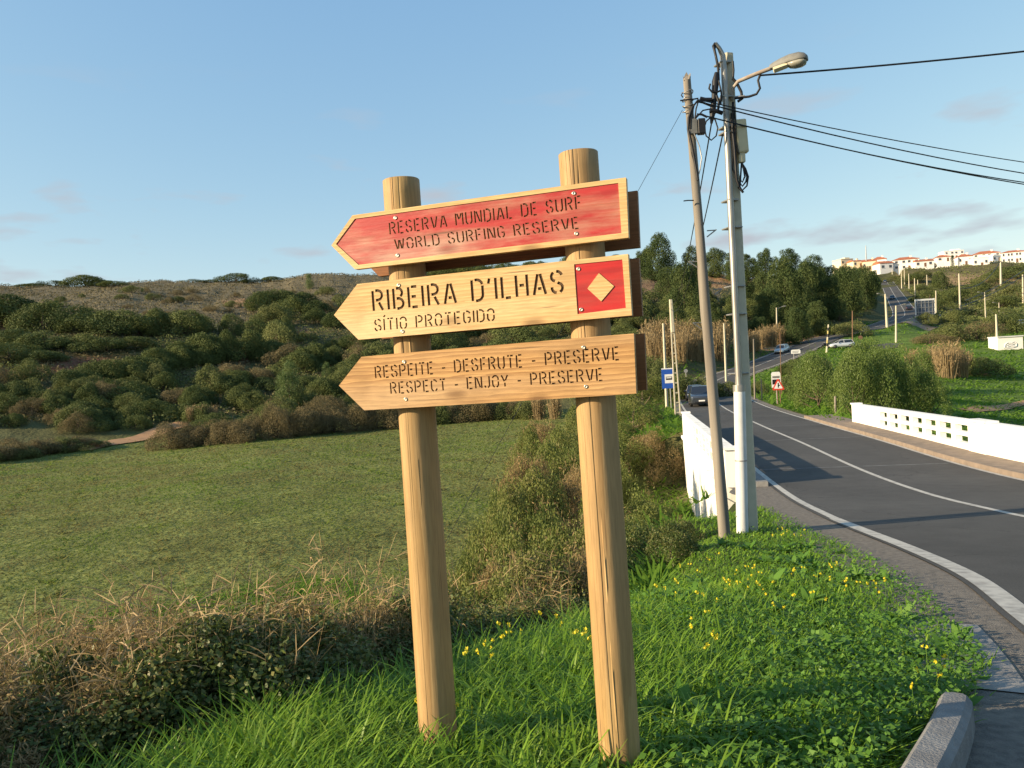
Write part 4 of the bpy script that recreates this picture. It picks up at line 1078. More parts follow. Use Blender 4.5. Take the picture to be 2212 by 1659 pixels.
# ------------------------------------------------------------------ overhead cables
def cable(label, a, b_, sag, r_=.013, group=None, m_='black_rubber'):
    mb = MB(); mb.tube(cable_pts(a, b_, sag, 24), r_, 6)
    o = mb.build('overhead_cable', M[m_]); return tag(o, label, 'cable', group)
lamp_lead = at(*c2(985, 425), 12.75)
cable('thick overhead cable rising right from beneath the lamp head', lamp_lead, at(3300, -45, 12.5), .16, .015)
cable('uppermost of the thin cables running right from the leaning wooden pole', at(*c2(440, 640), 12.5), at(2900, 405, 22), .40, .009)
cable('second thin cable down running right from the leaning wooden pole', at(*c2(440, 655), 12.5), at(2900, 420, 22), .55, .011)
cable('third thin cable down running right from the leaning wooden pole', at(*c2(450, 770), 12.5), at(2900, 418, 22), .62, .011)
cable('lowest of the thin cables running right from the leaning wooden pole', at(*c2(430, 765), 12.5), at(2900, 450, 22), .50, .011)
gp = at(722, 1303, 9.6)
cable('thin steel guy wire slanting down from the wooden pole behind the signpost', at(*c2(300, 730), 12.6), (gp.x, gp.y, H(gp.x, gp.y) + .02), .0, .0035, None, 'black_rubber')

# ------------------------------------------------------------------ ground lookup from the photograph
def ghit(px, py, guess, lo=.6, hi=1.7):
    "where the line of sight meets the ground, nearest to the guessed distance"
    Ys = np.linspace(guess * lo, guess * hi, 140); d = ray(px, py)
    z = EYE + d.z * Ys; h = Harr(d.x * Ys, Ys)
    s = np.sign(z - h); k = np.where(s[:-1] * s[1:] < 0)[0]
    Y = guess if len(k) == 0 else Ys[k[np.argmin(np.abs(Ys[k] - guess))]]
    return Vector((d.x * Y, Y, H(d.x * Y, Y)))

# ------------------------------------------------------------------ vehicles
def car(name, label, cat, pos, heading, paint, suv=False, group=None, pitch=0.0):
    L, Wd, Ht = (4.5, 1.84, 1.68) if suv else (4.25, 1.74, 1.44)
    t = thing(name, label, cat, pos, heading, group); t.rotation_euler = (0, pitch, heading)
    gc = .24 if suv else .18; belt = 1.06 if suv else .90
    def ring(x, zb, zt, hw):
        return [Vector((x, y, z)) for y, z in ((-hw * .86, zb), (-hw * .98, zb + .10), (-hw, zb + .28), (-hw * .985, zt - .12), (-hw * .90, zt), (0, zt + .015), (hw * .90, zt), (hw * .985, zt - .12), (hw, zb + .28), (hw * .98, zb + .10), (hw * .86, zb), (0, zb))]
    h = Wd / 2
    secs = [(-.5, gc + .12, belt - .18, h * .86), (-.485, gc + .04, belt - .06, h * .94), (-.42, gc, belt, h), (-.1, gc, belt, h), (.18, gc, belt, h), (.24, gc, belt - .02, h), (.40, gc, belt - .12, h * .98), (.47, gc + .02, belt - .20, h * .92), (.5, gc + .1, belt - .32, h * .82)]
    mb = MB(); mb.loft([ring(f * L, a, b_, w) for f, a, b_, w in secs]); body = mb.build('body', paint, t)
    top = Ht
    def gring(x, z, hw): return [(x, -hw), (x, hw), z]
    # glasshouse: windscreen, side glass, rear glass as one glass shell under a painted roof
    lo_ = [(-.47 * L, h * .84), (-.40 * L, h * .90), (-.08 * L, h * .92), (.17 * L, h * .90), (.245 * L, h * .84)]
    up = [(-.40 * L, h * .66), (-.34 * L, h * .70), (-.08 * L, h * .72), (.03 * L, h * .71), (.07 * L, h * .68)]
    vs = []
    for (x, w) in lo_: vs += [(x, -w, belt - .02), (x, w, belt - .02)]
    for (x, w) in up: vs += [(x, -w, top - .07), (x, w, top - .07)]
    fs = []
    for k in range(4):
        fs += [(2 * k, 2 * k + 2, 10 + 2 * k + 2, 10 + 2 * k), (2 * k + 3, 2 * k + 1, 10 + 2 * k + 1, 10 + 2 * k + 3)]
    fs += [(1, 0, 10, 11), (8, 9, 19, 18)]
    MB().add(vs, fs).build('window_glass', M['glass'], t)
    rr_ = []
    for (x, w), dz in zip(up, (-.03, .0, .02, .0, -.03)):
        rr_.append([Vector((x, -w * 1.03, top - .09)), Vector((x, -w * .9, top - .02 + dz)), Vector((x, 0, top + dz)), Vector((x, w * .9, top - .02 + dz)), Vector((x, w * 1.03, top - .09))])
    MB().loft(rr_).build('roof', paint, t)
    for sd in (-1, 1):
        for (a, b_) in (((.235 * L, sd * h * .86), (.065 * L, sd * h * .70)), ((-.06 * L, sd * h * .925), (-.07 * L, sd * h * .725)), ((-.46 * L, sd * h * .86), (-.39 * L, sd * h * .68))):
            mb = MB(); mb.tube([(a[0], a[1], belt - .01), (b_[0], b_[1], top - .07)], .032, 5); mb.build('pillar', paint, t)
        mb = MB(); mb.box((.19 * L, sd * (h + .09), belt + .03), (.10, .18, .13), bev=.03); mb.build('mirror', paint, t)
        mb = MB(); mb.box((.462 * L, sd * h * .66, belt - .28), (.16, .36, .13), bev=.04); mb.build('headlight', M['headlight'], t)
        mb = MB(); mb.box((-.485 * L, sd * h * .78, belt - .20), (.08, .22, .2), bev=.03); mb.build('tail_light', M['red_sign'], t)
        for fx in (-.30, .31):
            rw = .34 if suv else .31; wc = Vector((fx * L, sd * (h - .085), rw)); mb = MB()
            rings = []
            for r_, yy in ((.6, -.10), (.94, -.11), (1, -.07), (1, .07), (.94, .11), (.6, .10)):
                rings.append([wc + Vector((math.cos(a) * rw * r_, yy * sd, math.sin(a) * rw * r_)) for a in [2 * math.pi * k / 20 for k in range(20)]])
            mb.loft(rings); ty = mb.build('tyre', M['tyre'], t)
            mb = MB(); rings = []
            for r_, yy in ((.62, .09), (.60, .105), (.18, .085), (.12, .11)):
                rings.append([wc + Vector((math.cos(a) * rw * r_, yy * sd, math.sin(a) * rw * r_)) for a in [2 * math.pi * k / 20 for k in range(20)]])
            mb.loft(rings); mb.build('rim', M['rim'], ty)
    mb = MB(); mb.box((.488 * L, 0, belt - .36), (.08, h * 1.1, .16), bev=.03); mb.build('grille', M['grille'], t)
    mb = MB(); mb.box((.497 * L, 0, gc + .14), (.06, h * 1.3, .14), bev=.03); mb.build('bumper_intake', M['grille'], t)
    mb = MB(); mb.box((.512 * L, 0, gc + .27), (.03, .50, .11)); mb.build('number_plate', M['plate'], t)
    return t
def road_car(name, label, Y, s, toward, paint, suv=False, group=None):
    i = station(Y); p = Vector(road_pt(i, s, .0)); d = RT[i] * (-1 if toward else 1)
    g = (RC[min(i + 3, NI), 2] - RC[i - 3, 2]) / max(1e-6, np.linalg.norm(RC[min(i + 3, NI), :2] - RC[i - 3, :2])) * (-1 if toward else 1)
    return car(name, label, 'car', p, math.atan2(d[1], d[0]), paint, suv, group, -math.atan(g))
road_car('parked_car' if False else 'car', 'dark grey car at the front of the oncoming pair, partly behind the wooden pole', 65.5, -1.55, True, M['car_dark'], True)
road_car('car', 'dark blue car following behind the first oncoming car on the bend', 74, -1.6, True, M['car_navy'])
road_car('car', 'pale silver blue car coming down the road past the bend, beside the thin brown stake', 137, -1.6, True, M['car_silver'])
p = ghit(1817, 752, 152)
car('car', 'white car seen from the side waiting at the far side road', 'car', p + Vector((0, 0, .08)), R(178), M['car_whitecar'])
road_car('car', 'dark car lowest of the three climbing the far hill road', 236, 1.5, False, M['car_navy'])
road_car('car', 'dark car halfway up the far hill road', 292, -1.5, True, M['car_dark'])
road_car('car', 'small dark car at the very top of the far hill road', 415, -1.0, True, M['car_dark'])
# motorbike beside the striped pole
p = ghit(1784, 752, 148)
mbk = thing('motorcycle', 'dark motorcycle standing next to the short striped pole at the junction', 'motorcycle', p + Vector((0, 0, .05)), R(200))
for x in (-.62, .66):
    mb = MB(); mb.tube([(x + math.cos(a) * .26, 0, .31 + math.sin(a) * .26) for a in [2 * math.pi * k / 16 for k in range(17)]], .055, 7, caps=False); mb.build('tyre', M['tyre'], mbk)
mb = MB(); mb.tube([(-.62, 0, .31), (-.2, 0, .5), (.35, 0, .72), (.50, 0, .9)], [.07, .14, .13, .06], 8); mb.tube([(.5, 0, .95), (.66, 0, .31)], .04, 6); mb.build('frame', M['black'], mbk)
mb = MB(); mb.tube([(-.75, 0, .80), (-.3, 0, .78), (.05, 0, .80)], [.08, .14, .10], 8); mb.build('seat', M['black'], mbk)
mb = MB(); mb.tube([(.05, 0, .82), (.25, 0, .92), (.45, 0, .85)], [.10, .17, .10], 8); mb.build('fuel_tank', M['car_navy'], mbk)
mb = MB(); mb.tube([(.42, -.36, 1.02), (.52, 0, 1.0), (.42, .36, 1.02)], .025, 6); mb.build('handlebar', M['steel'], mbk)

# ------------------------------------------------------------------ poles farther along the road
def far_pole(name, label, top, bot, Y, wb, m_='concrete', group=None, lamp=0, square=True, wt=None):
    p = ghit(bot[0], bot[1], Y, .85, 1.2); T = at(top[0], top[1], p.y)
    t = thing(name, label, 'pole' if not lamp else 'lamp post', p, 0, group)
    Tl = T - p; mb = MB()
    if square: strip_box(mb, (0, 0, -.5), Tl, wb, wt or wb * .62, rot=.4)
    else: mb.tube([(0, 0, -.5), Tl * .5, Tl], [wb / 2, wb * .45, (wt or wb * .7) / 2], 8)
    mb.build('shaft', M[m_], t)
    if lamp:
        a = Tl + Vector((0, 0, -.25)); b_ = a + Vector((lamp * 1.1, 0, .35)); mb = MB(); mb.tube([a, a.lerp(b_, .5), b_], .05, 6); mb.build('lamp_arm', M['galv'], t)
        c = b_ + Vector((lamp * .85, 0, .12)); lamp_head(t, b_ - Vector((lamp * .1, 0, .02)), c, .34, .26)
    return t
# lattice concrete pole by the bus stop
p = ghit(*c3(378, 1655), 50); T = at(*c3(318, 712), p.y)
lat = thing('lattice_pole', 'ladder shaped concrete pole beside the blue bus stop sign', 'pole', p, 0)
Tl = T - p
mb = MB()
for sx in (-1, 1):
    strip_box(mb, (sx * .19, 0, -.5), Tl * .72 + Vector((sx * .10, 0, 0)), .10, .09)
strip_box(mb, Tl * .72, Tl, .28, .22); mb.build('legs', M['concrete'], lat)
for k in range(9):
    f = .03 + .085 * k; w = .19 * (1 - f / .72) + .10 * f / .72; mb = MB(); mb.box(Tl * f, (2 * w - .085, .07, .09)); mb.build('rung', M['concrete'], lat)
lt_top = p + Tl
cable('black cable sagging from the splice down to the ladder shaped pole, upper one', at(*c2(556, 850), 12.85), lt_top + Vector((0, 0, -.3)), .9, .012)
cable('black cable sagging from the concrete pole down to the ladder shaped pole, lower one', at(*c2(655, 950), 12.95), lt_top + Vector((0, 0, -.7)), 1.1, .012)
far_pole('concrete_pole', 'plain concrete pole rising behind the blue bus stop sign', c3(258, 905), c3(270, 1265), 66, .24)
far_pole('concrete_pole', 'short concrete pole in front of the reeds, between the two big poles', c3(750, 905), c3(762, 1255), 105, .30)
far_pole('wooden_pole', 'slim wooden pole standing at the roadside right of the concrete lamp pole', c3(989, 1030), c3(999, 1520), 62, .17, 'old_wood', square=False)
far_pole('wooden_stake', 'short wooden stake right of the slim wooden pole', c3(1050, 1352), c3(1058, 1528), 62, .13, 'old_wood', square=False)
far_pole('brown_stake', 'thin reddish brown stake standing just behind the warning sign', c3(1203, 980), c3(1207, 1330), 70, .07, 'rust_wood', square=False, wt=.07)
far_pole('brown_stake', 'thin reddish brown stake beside the white car', c4(684, 803), c4(684, 1115), 140, .22, 'rust_wood', square=False, wt=.2)
far_pole('lamp_post', 'grey lamp post before the dark trees, arm pointing right', c3(1175, 778), c3(1180, 1040), 145, .30, lamp=1)
far_pole('lamp_post', 'sunlit lamp post beside the far road, arm pointing left', c4(950, 668), c4(966, 940), 190, .55, lamp=-1)
far_pole('lamp_post', 'slimmer lamp post on the grass slope right of the sunlit lamp post', c4(1037, 762), c4(1037, 1055), 165, .36, lamp=1)
far_pole('concrete_pole', 'concrete pole with white shed at its foot', c4(1847, 832), c4(1858, 1102), 128, .36)
far_pole('concrete_pole', 'stout concrete pole on the slope at the left end of the dry terrace', c4(1547, 502), c4(1556, 775), 235, .55)
far_pole('concrete_pole', 'tall concrete pole standing on the pale mound where cables meet', c4(1884, 372), c4(1887, 625), 300, .85)
far_pole('concrete_pole', 'concrete pole at the right edge of the photo above the parked car', c4(2063, 510), c4(2066, 740), 250, .6)
far_pole('lamp_post', 'lamp post below the dry terrace, left one of two', c4(1755, 655), c4(1763, 870), 190, .30, lamp=-1)
far_pole('lamp_post', 'lamp post below the dry terrace, right one of two', c4(1870, 738), c4(1874, 830), 200, .28, lamp=-1)
far_pole('concrete_pole', 'slim pole immediately right of the big hoarding', c4(1360, 640), c4(1362, 832), 228, .38)
far_pole('antenna_mast', 'tall thin mast rising above the red roofs', c4(792, 275), c4(797, 462), 452, .8, 'steel', square=False, wt=.4)
for tx, ty, by, Y in ((1080, 485, 622, 330), (1104, 470, 592, 345), (1140, 503, 624, 320), (1187, 541, 700, 275), (1212, 552, 612, 330), (1286, 512, 592, 340), (1005, 470, 520, 420), (878, 470, 520, 430)):
    far_pole('hillside_pole', 'thin pole standing in the row up the scrubby slope right of the hill road', c4(tx, ty), c4(tx + 3, by), Y, .42, group='poles up the slope right of the hill road')
hp = at(*c4(1884, 400), 300)
cable('dark cable slanting across the right hillside, upper one', hp, at(*c4(1560, 620), 240), 3.0, .12)
cable('dark cable slanting across the right hillside, middle one', at(*c4(2300, 280), 300), at(*c4(1600, 720), 190), 2.0, .10)
cable('dark cable slanting across the right hillside, lower one', at(*c4(2300, 330), 300), at(*c4(1560, 770), 180), 2.0, .09)
# striped pole
p = ghit(*c4(475, 1140), 140); T = at(*c4(490, 915), p.y); t = thing('striped_pole', 'short stout pole with yellow and black bands at the junction', 'pole', p); Tl = T - p
for k in range(9):
    mb = MB(); mb.tube([Tl * (k / 9), Tl * ((k + 1) / 9)], .17 - .006 * k, 10); mb.build('band', M['yellow_paint'] if k in (3, 6) else (M['black'] if k in (2, 5, 7) else M['concrete']), t)
# old fence posts next to the far parapet
far_pole('wooden_post', 'grey wooden post at the far end of the right parapet', c4(545, 1495), c4(548, 1660), 44, .17, 'old_wood', square=False, wt=.16)

# ------------------------------------------------------------------ signs
def flat_panel(t, nm, pts, y, m_, th=.02):
    n_ = len(pts); mb = MB()
    mb.add([(a, y, b_) for a, b_ in pts] + [(a, y + th, b_) for a, b_ in pts], [tuple(range(n_)), tuple(range(2 * n_ - 1, n_ - 1, -1))] + [((i + 1) % n_, i, n_ + i, n_ + (i + 1) % n_) for i in range(n_)])
    return mb.build(nm, m_, t)
def rect(x0, x1, z0, z1): return [(x0, z0), (x1, z0), (x1, z1), (x0, z1)]
# bus stop
p = ghit(*c3(312, 1600), 50); zt = at(*c3(300, 1268), p.y).z - p.z; zb = at(*c3(300, 1432), p.y).z - p.z; hh = zt - zb
t = thing('bus_stop_sign', 'blue bus stop sign with a white square on a grey post', 'bus stop sign', p, R(-4))
mb = MB(); mb.tube([(.12, .05, -.4), (.12, .05, zt - .05)], .035, 8); mb.build('post', M['steel'], t)
w = 95 * .2667 / FPX * p.y
pn = flat_panel(t, 'panel', rect(-.55 * w, .45 * w, zb, zt), 0, M['blue_sign'], .05)
ws = flat_panel(pn, 'white_square', rect(-.30 * w, .42 * w, zb + .26 * hh, zb + .70 * hh), -.006, M['white_sign'], .005)
busb = flat_panel(pn, 'bus_symbol', rect(-.20 * w, .32 * w, zb + .42 * hh, zb + .58 * hh), -.010, M['black'], .003)
flat_panel(pn, 'symbol_window', rect(-.16 * w, .26 * w, zb + .50 * hh, zb + .55 * hh), -.013, M['white_sign'], .002)
flat_panel(pn, 'border_strip', rect(-.55 * w, .45 * w, zt - .05 * hh, zt), -.006, M['white_sign'], .005)
# warning triangle with the back of another board above it
p = ghit(*c3(1197, 1560), 60); sc_ = p.y * .2667 / FPX
t = thing('warning_sign', 'red and white warning triangle with side road symbol on two stakes', 'road sign', p, R(-6))
z0 = at(*c3(1200, 1445), p.y).z - p.z; z1 = at(*c3(1200, 1345), p.y).z - p.z; hw = 52 * sc_
def rtri(w, za, zb_, c=.12):
    P = [Vector((-w, za)), Vector((w, za)), Vector((0, zb_))]; out = []
    for i in range(3):
        a, b_, c_ = P[i - 1], P[i], P[(i + 1) % 3]; out += [b_.lerp(a, c), b_.lerp((a + c_ + b_ * 6) / 8, .35), b_.lerp(c_, c)]
    return [(v.x, v.y) for v in out]
tri = flat_panel(t, 'triangle', rtri(hw, z0, z1), 0, M['red_sign'], .03)
hz = z1 - z0
flat_panel(tri, 'white_field', rtri(hw * .68, z0 + hz * .12, z1 - hz * .24, .05), -.006, M['white_sign'], .005)
flat_panel(tri, 'symbol_bar', rect(-hw * .09, hw * .09, z0 + hz * .20, z0 + hz * .58), -.010, M['black'], .003)
flat_panel(tri, 'symbol_bar', rect(hw * .09, hw * .26, z0 + hz * .34, z0 + hz * .43), -.010, M['black'], .003)
for sx in (-.09, .13):
    mb = MB(); mb.tube([(sx, .05, -.4), (sx, .05, z0 + .3)], .035, 6); mb.build('stake', M['rust_wood'], t)
zt = at(*c3(1200, 1298), p.y).z - p.z
t2 = thing('tourist_board', 'pale upright board with dark picture band behind the warning triangle', 'road sign', p + Vector((0, .45, 0)), R(-6))
wv = 36 * sc_
pb_ = flat_panel(t2, 'panel', [(-wv, z0 + .2), (wv, z0 + .2), (wv, zt - .12), (wv * .75, zt), (-wv * .75, zt), (-wv, zt - .12)], 0, M['white_sign'], .03)
flat_panel(pb_, 'picture_band', rect(-wv * .8, wv * .8, zt - .5, zt - .33), -.005, M['galv'], .004)
flat_panel(pb_, 'dark_band', rect(-wv * .85, wv * .85, z0 + .45, z0 + .85), -.005, M['black'], .004)
mb = MB(); mb.tube([(0, .05, -.5), (0, .05, zt - .1)], .03, 6); mb.build('post', M['steel'], t2)
# white direction board across the road
p = ghit(*c3(1318, 1215), 100); sc_ = p.y * .2667 / FPX
t = thing('direction_sign', 'small white direction board on a thin post at the roadside', 'road sign', p, R(-8))
zt = at(*c3(1330, 1118), p.y).z - p.z
d_ = flat_panel(t, 'panel', [(-20 * sc_, zt - 32 * sc_), (52 * sc_, zt - 32 * sc_), (52 * sc_, zt - 5 * sc_), (46 * sc_, zt), (-12 * sc_, zt), (-20 * sc_, zt - 6 * sc_)], 0, M['white_sign'], .03)
flat_panel(d_, 'line_of_text', rect(-10 * sc_, 42 * sc_, zt - 15 * sc_, zt - 10 * sc_), -.005, M['steel'], .004)
flat_panel(d_, 'line_of_text', rect(-10 * sc_, 36 * sc_, zt - 25 * sc_, zt - 20 * sc_), -.005, M['steel'], .004)
mb = MB(); mb.tube([(0, .05, -.5), (0, .05, zt - .2)], .04, 6); mb.build('post', M['steel'], t)
# tall white banner by the road right of the concrete pole
p = ghit(*c3(945, 1190), 118); sc_ = p.y * .2667 / FPX
t = thing('banner_sign', 'narrow upright white board half hidden by the concrete lamp pole', 'sign', p, R(-10))
zt = at(*c3(940, 1003), p.y).z - p.z; zb = at(*c3(940, 1138), p.y).z - p.z
flat_panel(t, 'panel', rect(-34 * sc_, 10 * sc_, zb, zt), 0, M['white_sign'], .05)
mb = MB(); mb.tube([(-12 * sc_, .08, -.5), (-12 * sc_, .08, zb + .2)], .06, 6); mb.build('post', M['steel'], t)
# dark backs of small signs
for x, y, b_, Y, lab in ((445, 1290, 1370, 78, 'small grey road sign seen from behind at the bend near the bus stop'), (752, 1020, 1075, 150, 'small dark road sign on the grass right of the thin stake')):
    p = ghit(*c4(x, b_), Y) if Y == 150 else ghit(*c3(x, b_), Y)
    T = at(*(c4(x, y) if Y == 150 else c3(x, y)), p.y).z - p.z
    t = thing('road_sign', lab, 'road sign', p, R(-5)); k = .28 if Y != 150 else .4
    flat_panel(t, 'panel', [(math.cos(2 * math.pi * i / 12) * k, T + math.sin(2 * math.pi * i / 12) * k) for i in range(12)], 0, M['steel'] if Y != 150 else M['rust_wood'], .04)
    mb = MB(); mb.tube([(0, .06, -.4), (0, .06, T)], .05, 6); mb.build('post', M['steel'], t)
# big hoarding seen from behind
p = ghit(*c4(1275, 838), 225); sc_ = p.y * .2667 / FPX
t = thing('hoarding', 'large dark hoarding seen from behind beside the far road', 'hoarding', p, R(-3))
zb, zt = at(*c4(1275, 832), p.y).z - p.z, at(*c4(1275, 720), p.y).z - p.z
bk = flat_panel(t, 'panel', rect(-70 * sc_, 75 * sc_, zb, zt), .1, M['board_back'], .1)
for nm, r_ in (('frame_bar', rect(-77 * sc_, -70 * sc_, zb, zt + .5)), ('frame_bar', rect(75 * sc_, 79 * sc_, zb, zt + .5)), ('frame_bar', rect(-70 * sc_, 75 * sc_, zt, zt + .45))):
    flat_panel(t, nm, r_, 0, M['white_sign'], .3)
for k in range(5):
    x = (-70 + 145 * (k + .5) / 5) * sc_; flat_panel(t, 'rib', rect(x - .06, x + .06, zb, zt), .0, M['steel'], .09)
for k in range(3):
    z = zb + (zt - zb) * (k + .5) / 3; flat_panel(t, 'batten', rect(-70 * sc_, 75 * sc_, z - .06, z + .06), -.06, M['steel'], .05)
for x in (-60, 65): flat_panel(t, 'leg', rect(x * sc_ - .12, x * sc_ + .12, -1.0, zb), .12, M['steel'], .1)
# little white kiosk wall
p = ghit(*c4(1965, 1110), 126); sc_ = p.y * .2667 / FPX
t = thing('white_shed', 'low white shed with a faded emblem on its wall at the right edge', 'shed', p, R(-6))
zt = at(*c4(1965, 1015), p.y).z - p.z
flat_panel(t, 'wall', rect(-97 * sc_, 97 * sc_, -.4, zt), 0, M['house_white'], 3.0)
flat_panel(t, 'roof', rect(-100 * sc_, 100 * sc_, zt, zt + .18), -.15, M['house_pale'], 3.3)
for pts_ in ([(-44, 25), (-40, 50), (-20, 62), (10, 58), (30, 66), (48, 50), (44, 26), (20, 18), (-20, 16), (-44, 25)], [(-30, 40), (-10, 48), (14, 44), (34, 52)], [(-24, 28), (2, 34), (30, 30)]):
    mb = MB(); mb.tube([(a * sc_, -.012, b_ * sc_ * .95) for a, b_ in pts_], .10, 4); mb.build('emblem', M['house_pale'], t)
p = ghit(*c4(2030, 925), 170)
car('car', 'pale car parked behind a fence at the right edge of the slope', 'car', p, R(165), M['car_silver'])

# ------------------------------------------------------------------ houses on the skyline
def hash_rot(k): return (k * 37 % 41) - 20
def house(label, x0, x1, yt, ye, yb, Y, wall='house_white', roof='hip', wins=3, floors=1, depth=9, rot=-8, door=True, chim=True):
    cxp = (x0 + x1) / 2; p = at(*c4(cxp, yb), Y); sc_ = Y * .2667 / FPX
    w = (x1 - x0) * sc_; he = (yb - ye) * sc_; hr = (ye - yt) * sc_ * .72
    t = thing('house', label, 'house', (p.x, p.y, p.z), R(rot + hash_rot(x0)))
    w *= .93
    mb = MB(); mb.box((0, depth / 2, (he - 6) / 2), (w, depth, he + 6)); mb.build('wall', M[wall], t)
    ov = .3; a, d0, d1 = w / 2 + ov, -ov, depth + ov
    if roof in ('hip', 'gable') and hr > .3:
        ri = a - (depth / 2 if roof == 'hip' else 0); ri = max(ri, a * .25)
        mb = MB(); mb.add([(-a, d0, he), (a, d0, he), (a, d1, he), (-a, d1, he), (-ri, depth / 2, he + hr), (ri, depth / 2, he + hr), (-a, d0, he - .2), (a, d0, he - .2), (a, d1, he - .2), (-a, d1, he - .2)],
            [(0, 1, 5, 4), (2, 3, 4, 5), (1, 2, 5), (3, 0, 4), (6, 7, 1, 0), (7, 8, 2, 1), (8, 9, 3, 2), (9, 6, 0, 3), (9, 8, 7, 6)])
        rf = mb.build('roof', M['tiles'], t)
        if chim:
            mb = MB(); mb.box((w * .22, depth * .4, he + hr * .8), (.9, .9, 1.6)); mb.box((w * .22, depth * .4, he + hr * .8 + .86), (1.1, 1.1, .12)); mb.build('chimney', M[wall], rf)
    else:
        mb = MB(); mb.box((0, depth / 2, he + .15), (w + .3, depth + .3, .3)); mb.build('roof', M[wall], t)
        mb = MB(); mb.box((w * .2, depth / 2, he + .3 + max(.5, hr / 2)), (w * .4, depth * .5, max(1.0, hr))); mb.build('roof_room', M[wall], t)
    fh = he / floors
    for fl in range(floors):
        for k in range(wins):
            x = -w / 2 + w * (k + .5) / wins + (.3 if k % 2 else -.2); ww = min(1.5, w / wins * .42); wh = min(1.5, fh * .42)
            if door and fl == 0 and k == wins // 2:
                mb = MB(); mb.box((x, -.03, min(1.1, fh * .4)), (1.1, .1, min(2.2, fh * .75))); mb.build('door', M['door'], t); continue
            z = fl * fh + fh * .55
            mb = MB(); mb.box((x, -.02, z), (ww, .08, wh)); wi = mb.build('window', M['house_glass'], t)
            mb = MB(); mb.box((x, -.08, z - wh / 2 - .08), (ww + .3, .2, .14)); mb.build('sill', M[wall], wi)
    return t

house('long cream house with flat top left of the mast', 585, 700, 372, 385, 440, 465, 'house_cream', 'flat', 3)
house('cream house with a low tiled roof just left of the mast', 690, 770, 380, 398, 450, 455, 'house_cream', 'gable', 2)
house('wide pink tiled house just right of the mast', 768, 880, 372, 400, 470, 450, 'house_cream', 'gable', 3)
house('taller pink roofed house standing behind its neighbour right of the mast', 850, 960, 350, 385, 450, 470, 'house_white', 'hip', 3)
house('pale grey gabled house with blank side wall', 905, 1020, 385, 415, 480, 440, 'house_pale', 'gable', 2, door=False, chim=False)
house('big white house with red hipped roof, leftmost of the large white ones', 1022, 1225, 352, 385, 470, 440, 'house_white', 'hip', 4, 2)
house('low white house with sloping roof below the round tree', 1195, 1345, 372, 398, 446, 435, 'house_white', 'gable', 3)
house('white house with dark red roof right of the round tree', 1370, 1480, 335, 365, 405, 450, 'house_white', 'hip', 2)
house('tall flat topped white house rising above the red roofs', 1430, 1590, 305, 318, 380, 475, 'house_white', 'flat', 4, 2)
house('white house with bright red hipped roof in the middle of the right group', 1545, 1660, 328, 360, 432, 440, 'house_white', 'hip', 3)
house('large white house with long red roof and chimney', 1670, 1875, 303, 338, 400, 460, 'house_white', 'hip', 4, 2)
house('plain white cube house in front of the long red roof', 1668, 1792, 358, 372, 445, 425, 'house_white', 'flat', 3)
house('small white house between the cube house and the terrace', 1815, 1895, 345, 358, 402, 440, 'house_white', 'flat', 2)
house('long white terrace with dark window bands at the right edge', 1905, 2090, 300, 325, 412, 450, 'house_white', 'hip', 6, 2)
house('last white house cut by the right edge of the photo', 2060, 2240, 285, 315, 400, 470, 'house_white', 'hip', 4, 2)

# ------------------------------------------------------------------ vegetation: leaf clouds
def unit(v): return v / np.maximum(np.linalg.norm(v, axis=-1, keepdims=True), 1e-9)
def leaf_quads(P, N, size, aspect, rng):
    "one pointed four-corner leaf per row"
    n = len(P); t = unit(np.cross(N, rng.normal(size=(n, 3)))); b_ = np.cross(N, t)
    s = size * rng.uniform(.6, 1.35, n)[:, None]
    bend = N * s * rng.uniform(-.25, .1, n)[:, None]
    v = np.stack([P - t * s * .5, P + b_ * s * aspect * .5 + bend * .3, P + t * s * .5 + bend, P - b_ * s * aspect * .5 + bend * .3], 1)
    return v.reshape(-1, 3), np.arange(4 * n).reshape(-1, 4)
def cloud(rng, clumps, n, leaf, aspect=.6, jit=.7, shell=.25, out=.5, flat=None):
    C = np.array([c for c, r in clumps]); Rd = np.array([r for c, r in clumps], float)
    w = Rd ** 2; k = rng.choice(len(C), n, p=w / w.sum())
    d = unit(rng.normal(size=(n, 3))); ctr = C.mean(0)
    d = unit(d + out * unit(C[k] - ctr + 1e-6) + np.array([0, 0, .15]))
    P = C[k] + d * (Rd[k] * (1 - shell * rng.rand(n) ** 1.5))[:, None]
    if flat is not None:
        keep = P[:, 2] > flat; P = P[keep]; d = d[keep]
    N = unit(d + jit * rng.normal(size=P.shape))
    return leaf_quads(P, N, leaf, aspect, rng)
def limbs(rng, base_r, h, tips, m_, name):
    mb = MB(); mb.tube([(0, 0, -.12 * h), (.02 * h, 0, .35 * h), (0, .02 * h, .8 * h)], [base_r, base_r * .75, base_r * .25], 7)
    for tp in tips:
        z0 = rng.uniform(.1, .6) * min(h, max(tp[2], .1)); a = Vector((0, 0, z0)); b_ = Vector(tp); m1 = a.lerp(b_, .5) + Vector((0, 0, -.04 * h))
        mb.tube([a, m1, b_], [base_r * .42, base_r * .28, base_r * .1], 5, caps=False)
    return mb.mesh(name, m_)
def dome(rng, k, rx, rz, cr, low=.05):
    out = []
    for _ in range(k):
        a = rng.uniform(0, 2 * math.pi); z = rng.uniform(0, 1) ** .8; rr = math.sqrt(max(0, 1 - z * z)) * rng.uniform(.55, .95)
        r = cr * rng.uniform(.7, 1.3); out.append(((math.cos(a) * rr * rx, math.sin(a) * rr * rx, low + z * rz * .82), r))
    return out
PROTO = {}
def proto(kind, i, crown_mesh, trunk_mesh): PROTO.setdefault(kind, []).append((crown_mesh, trunk_mesh))
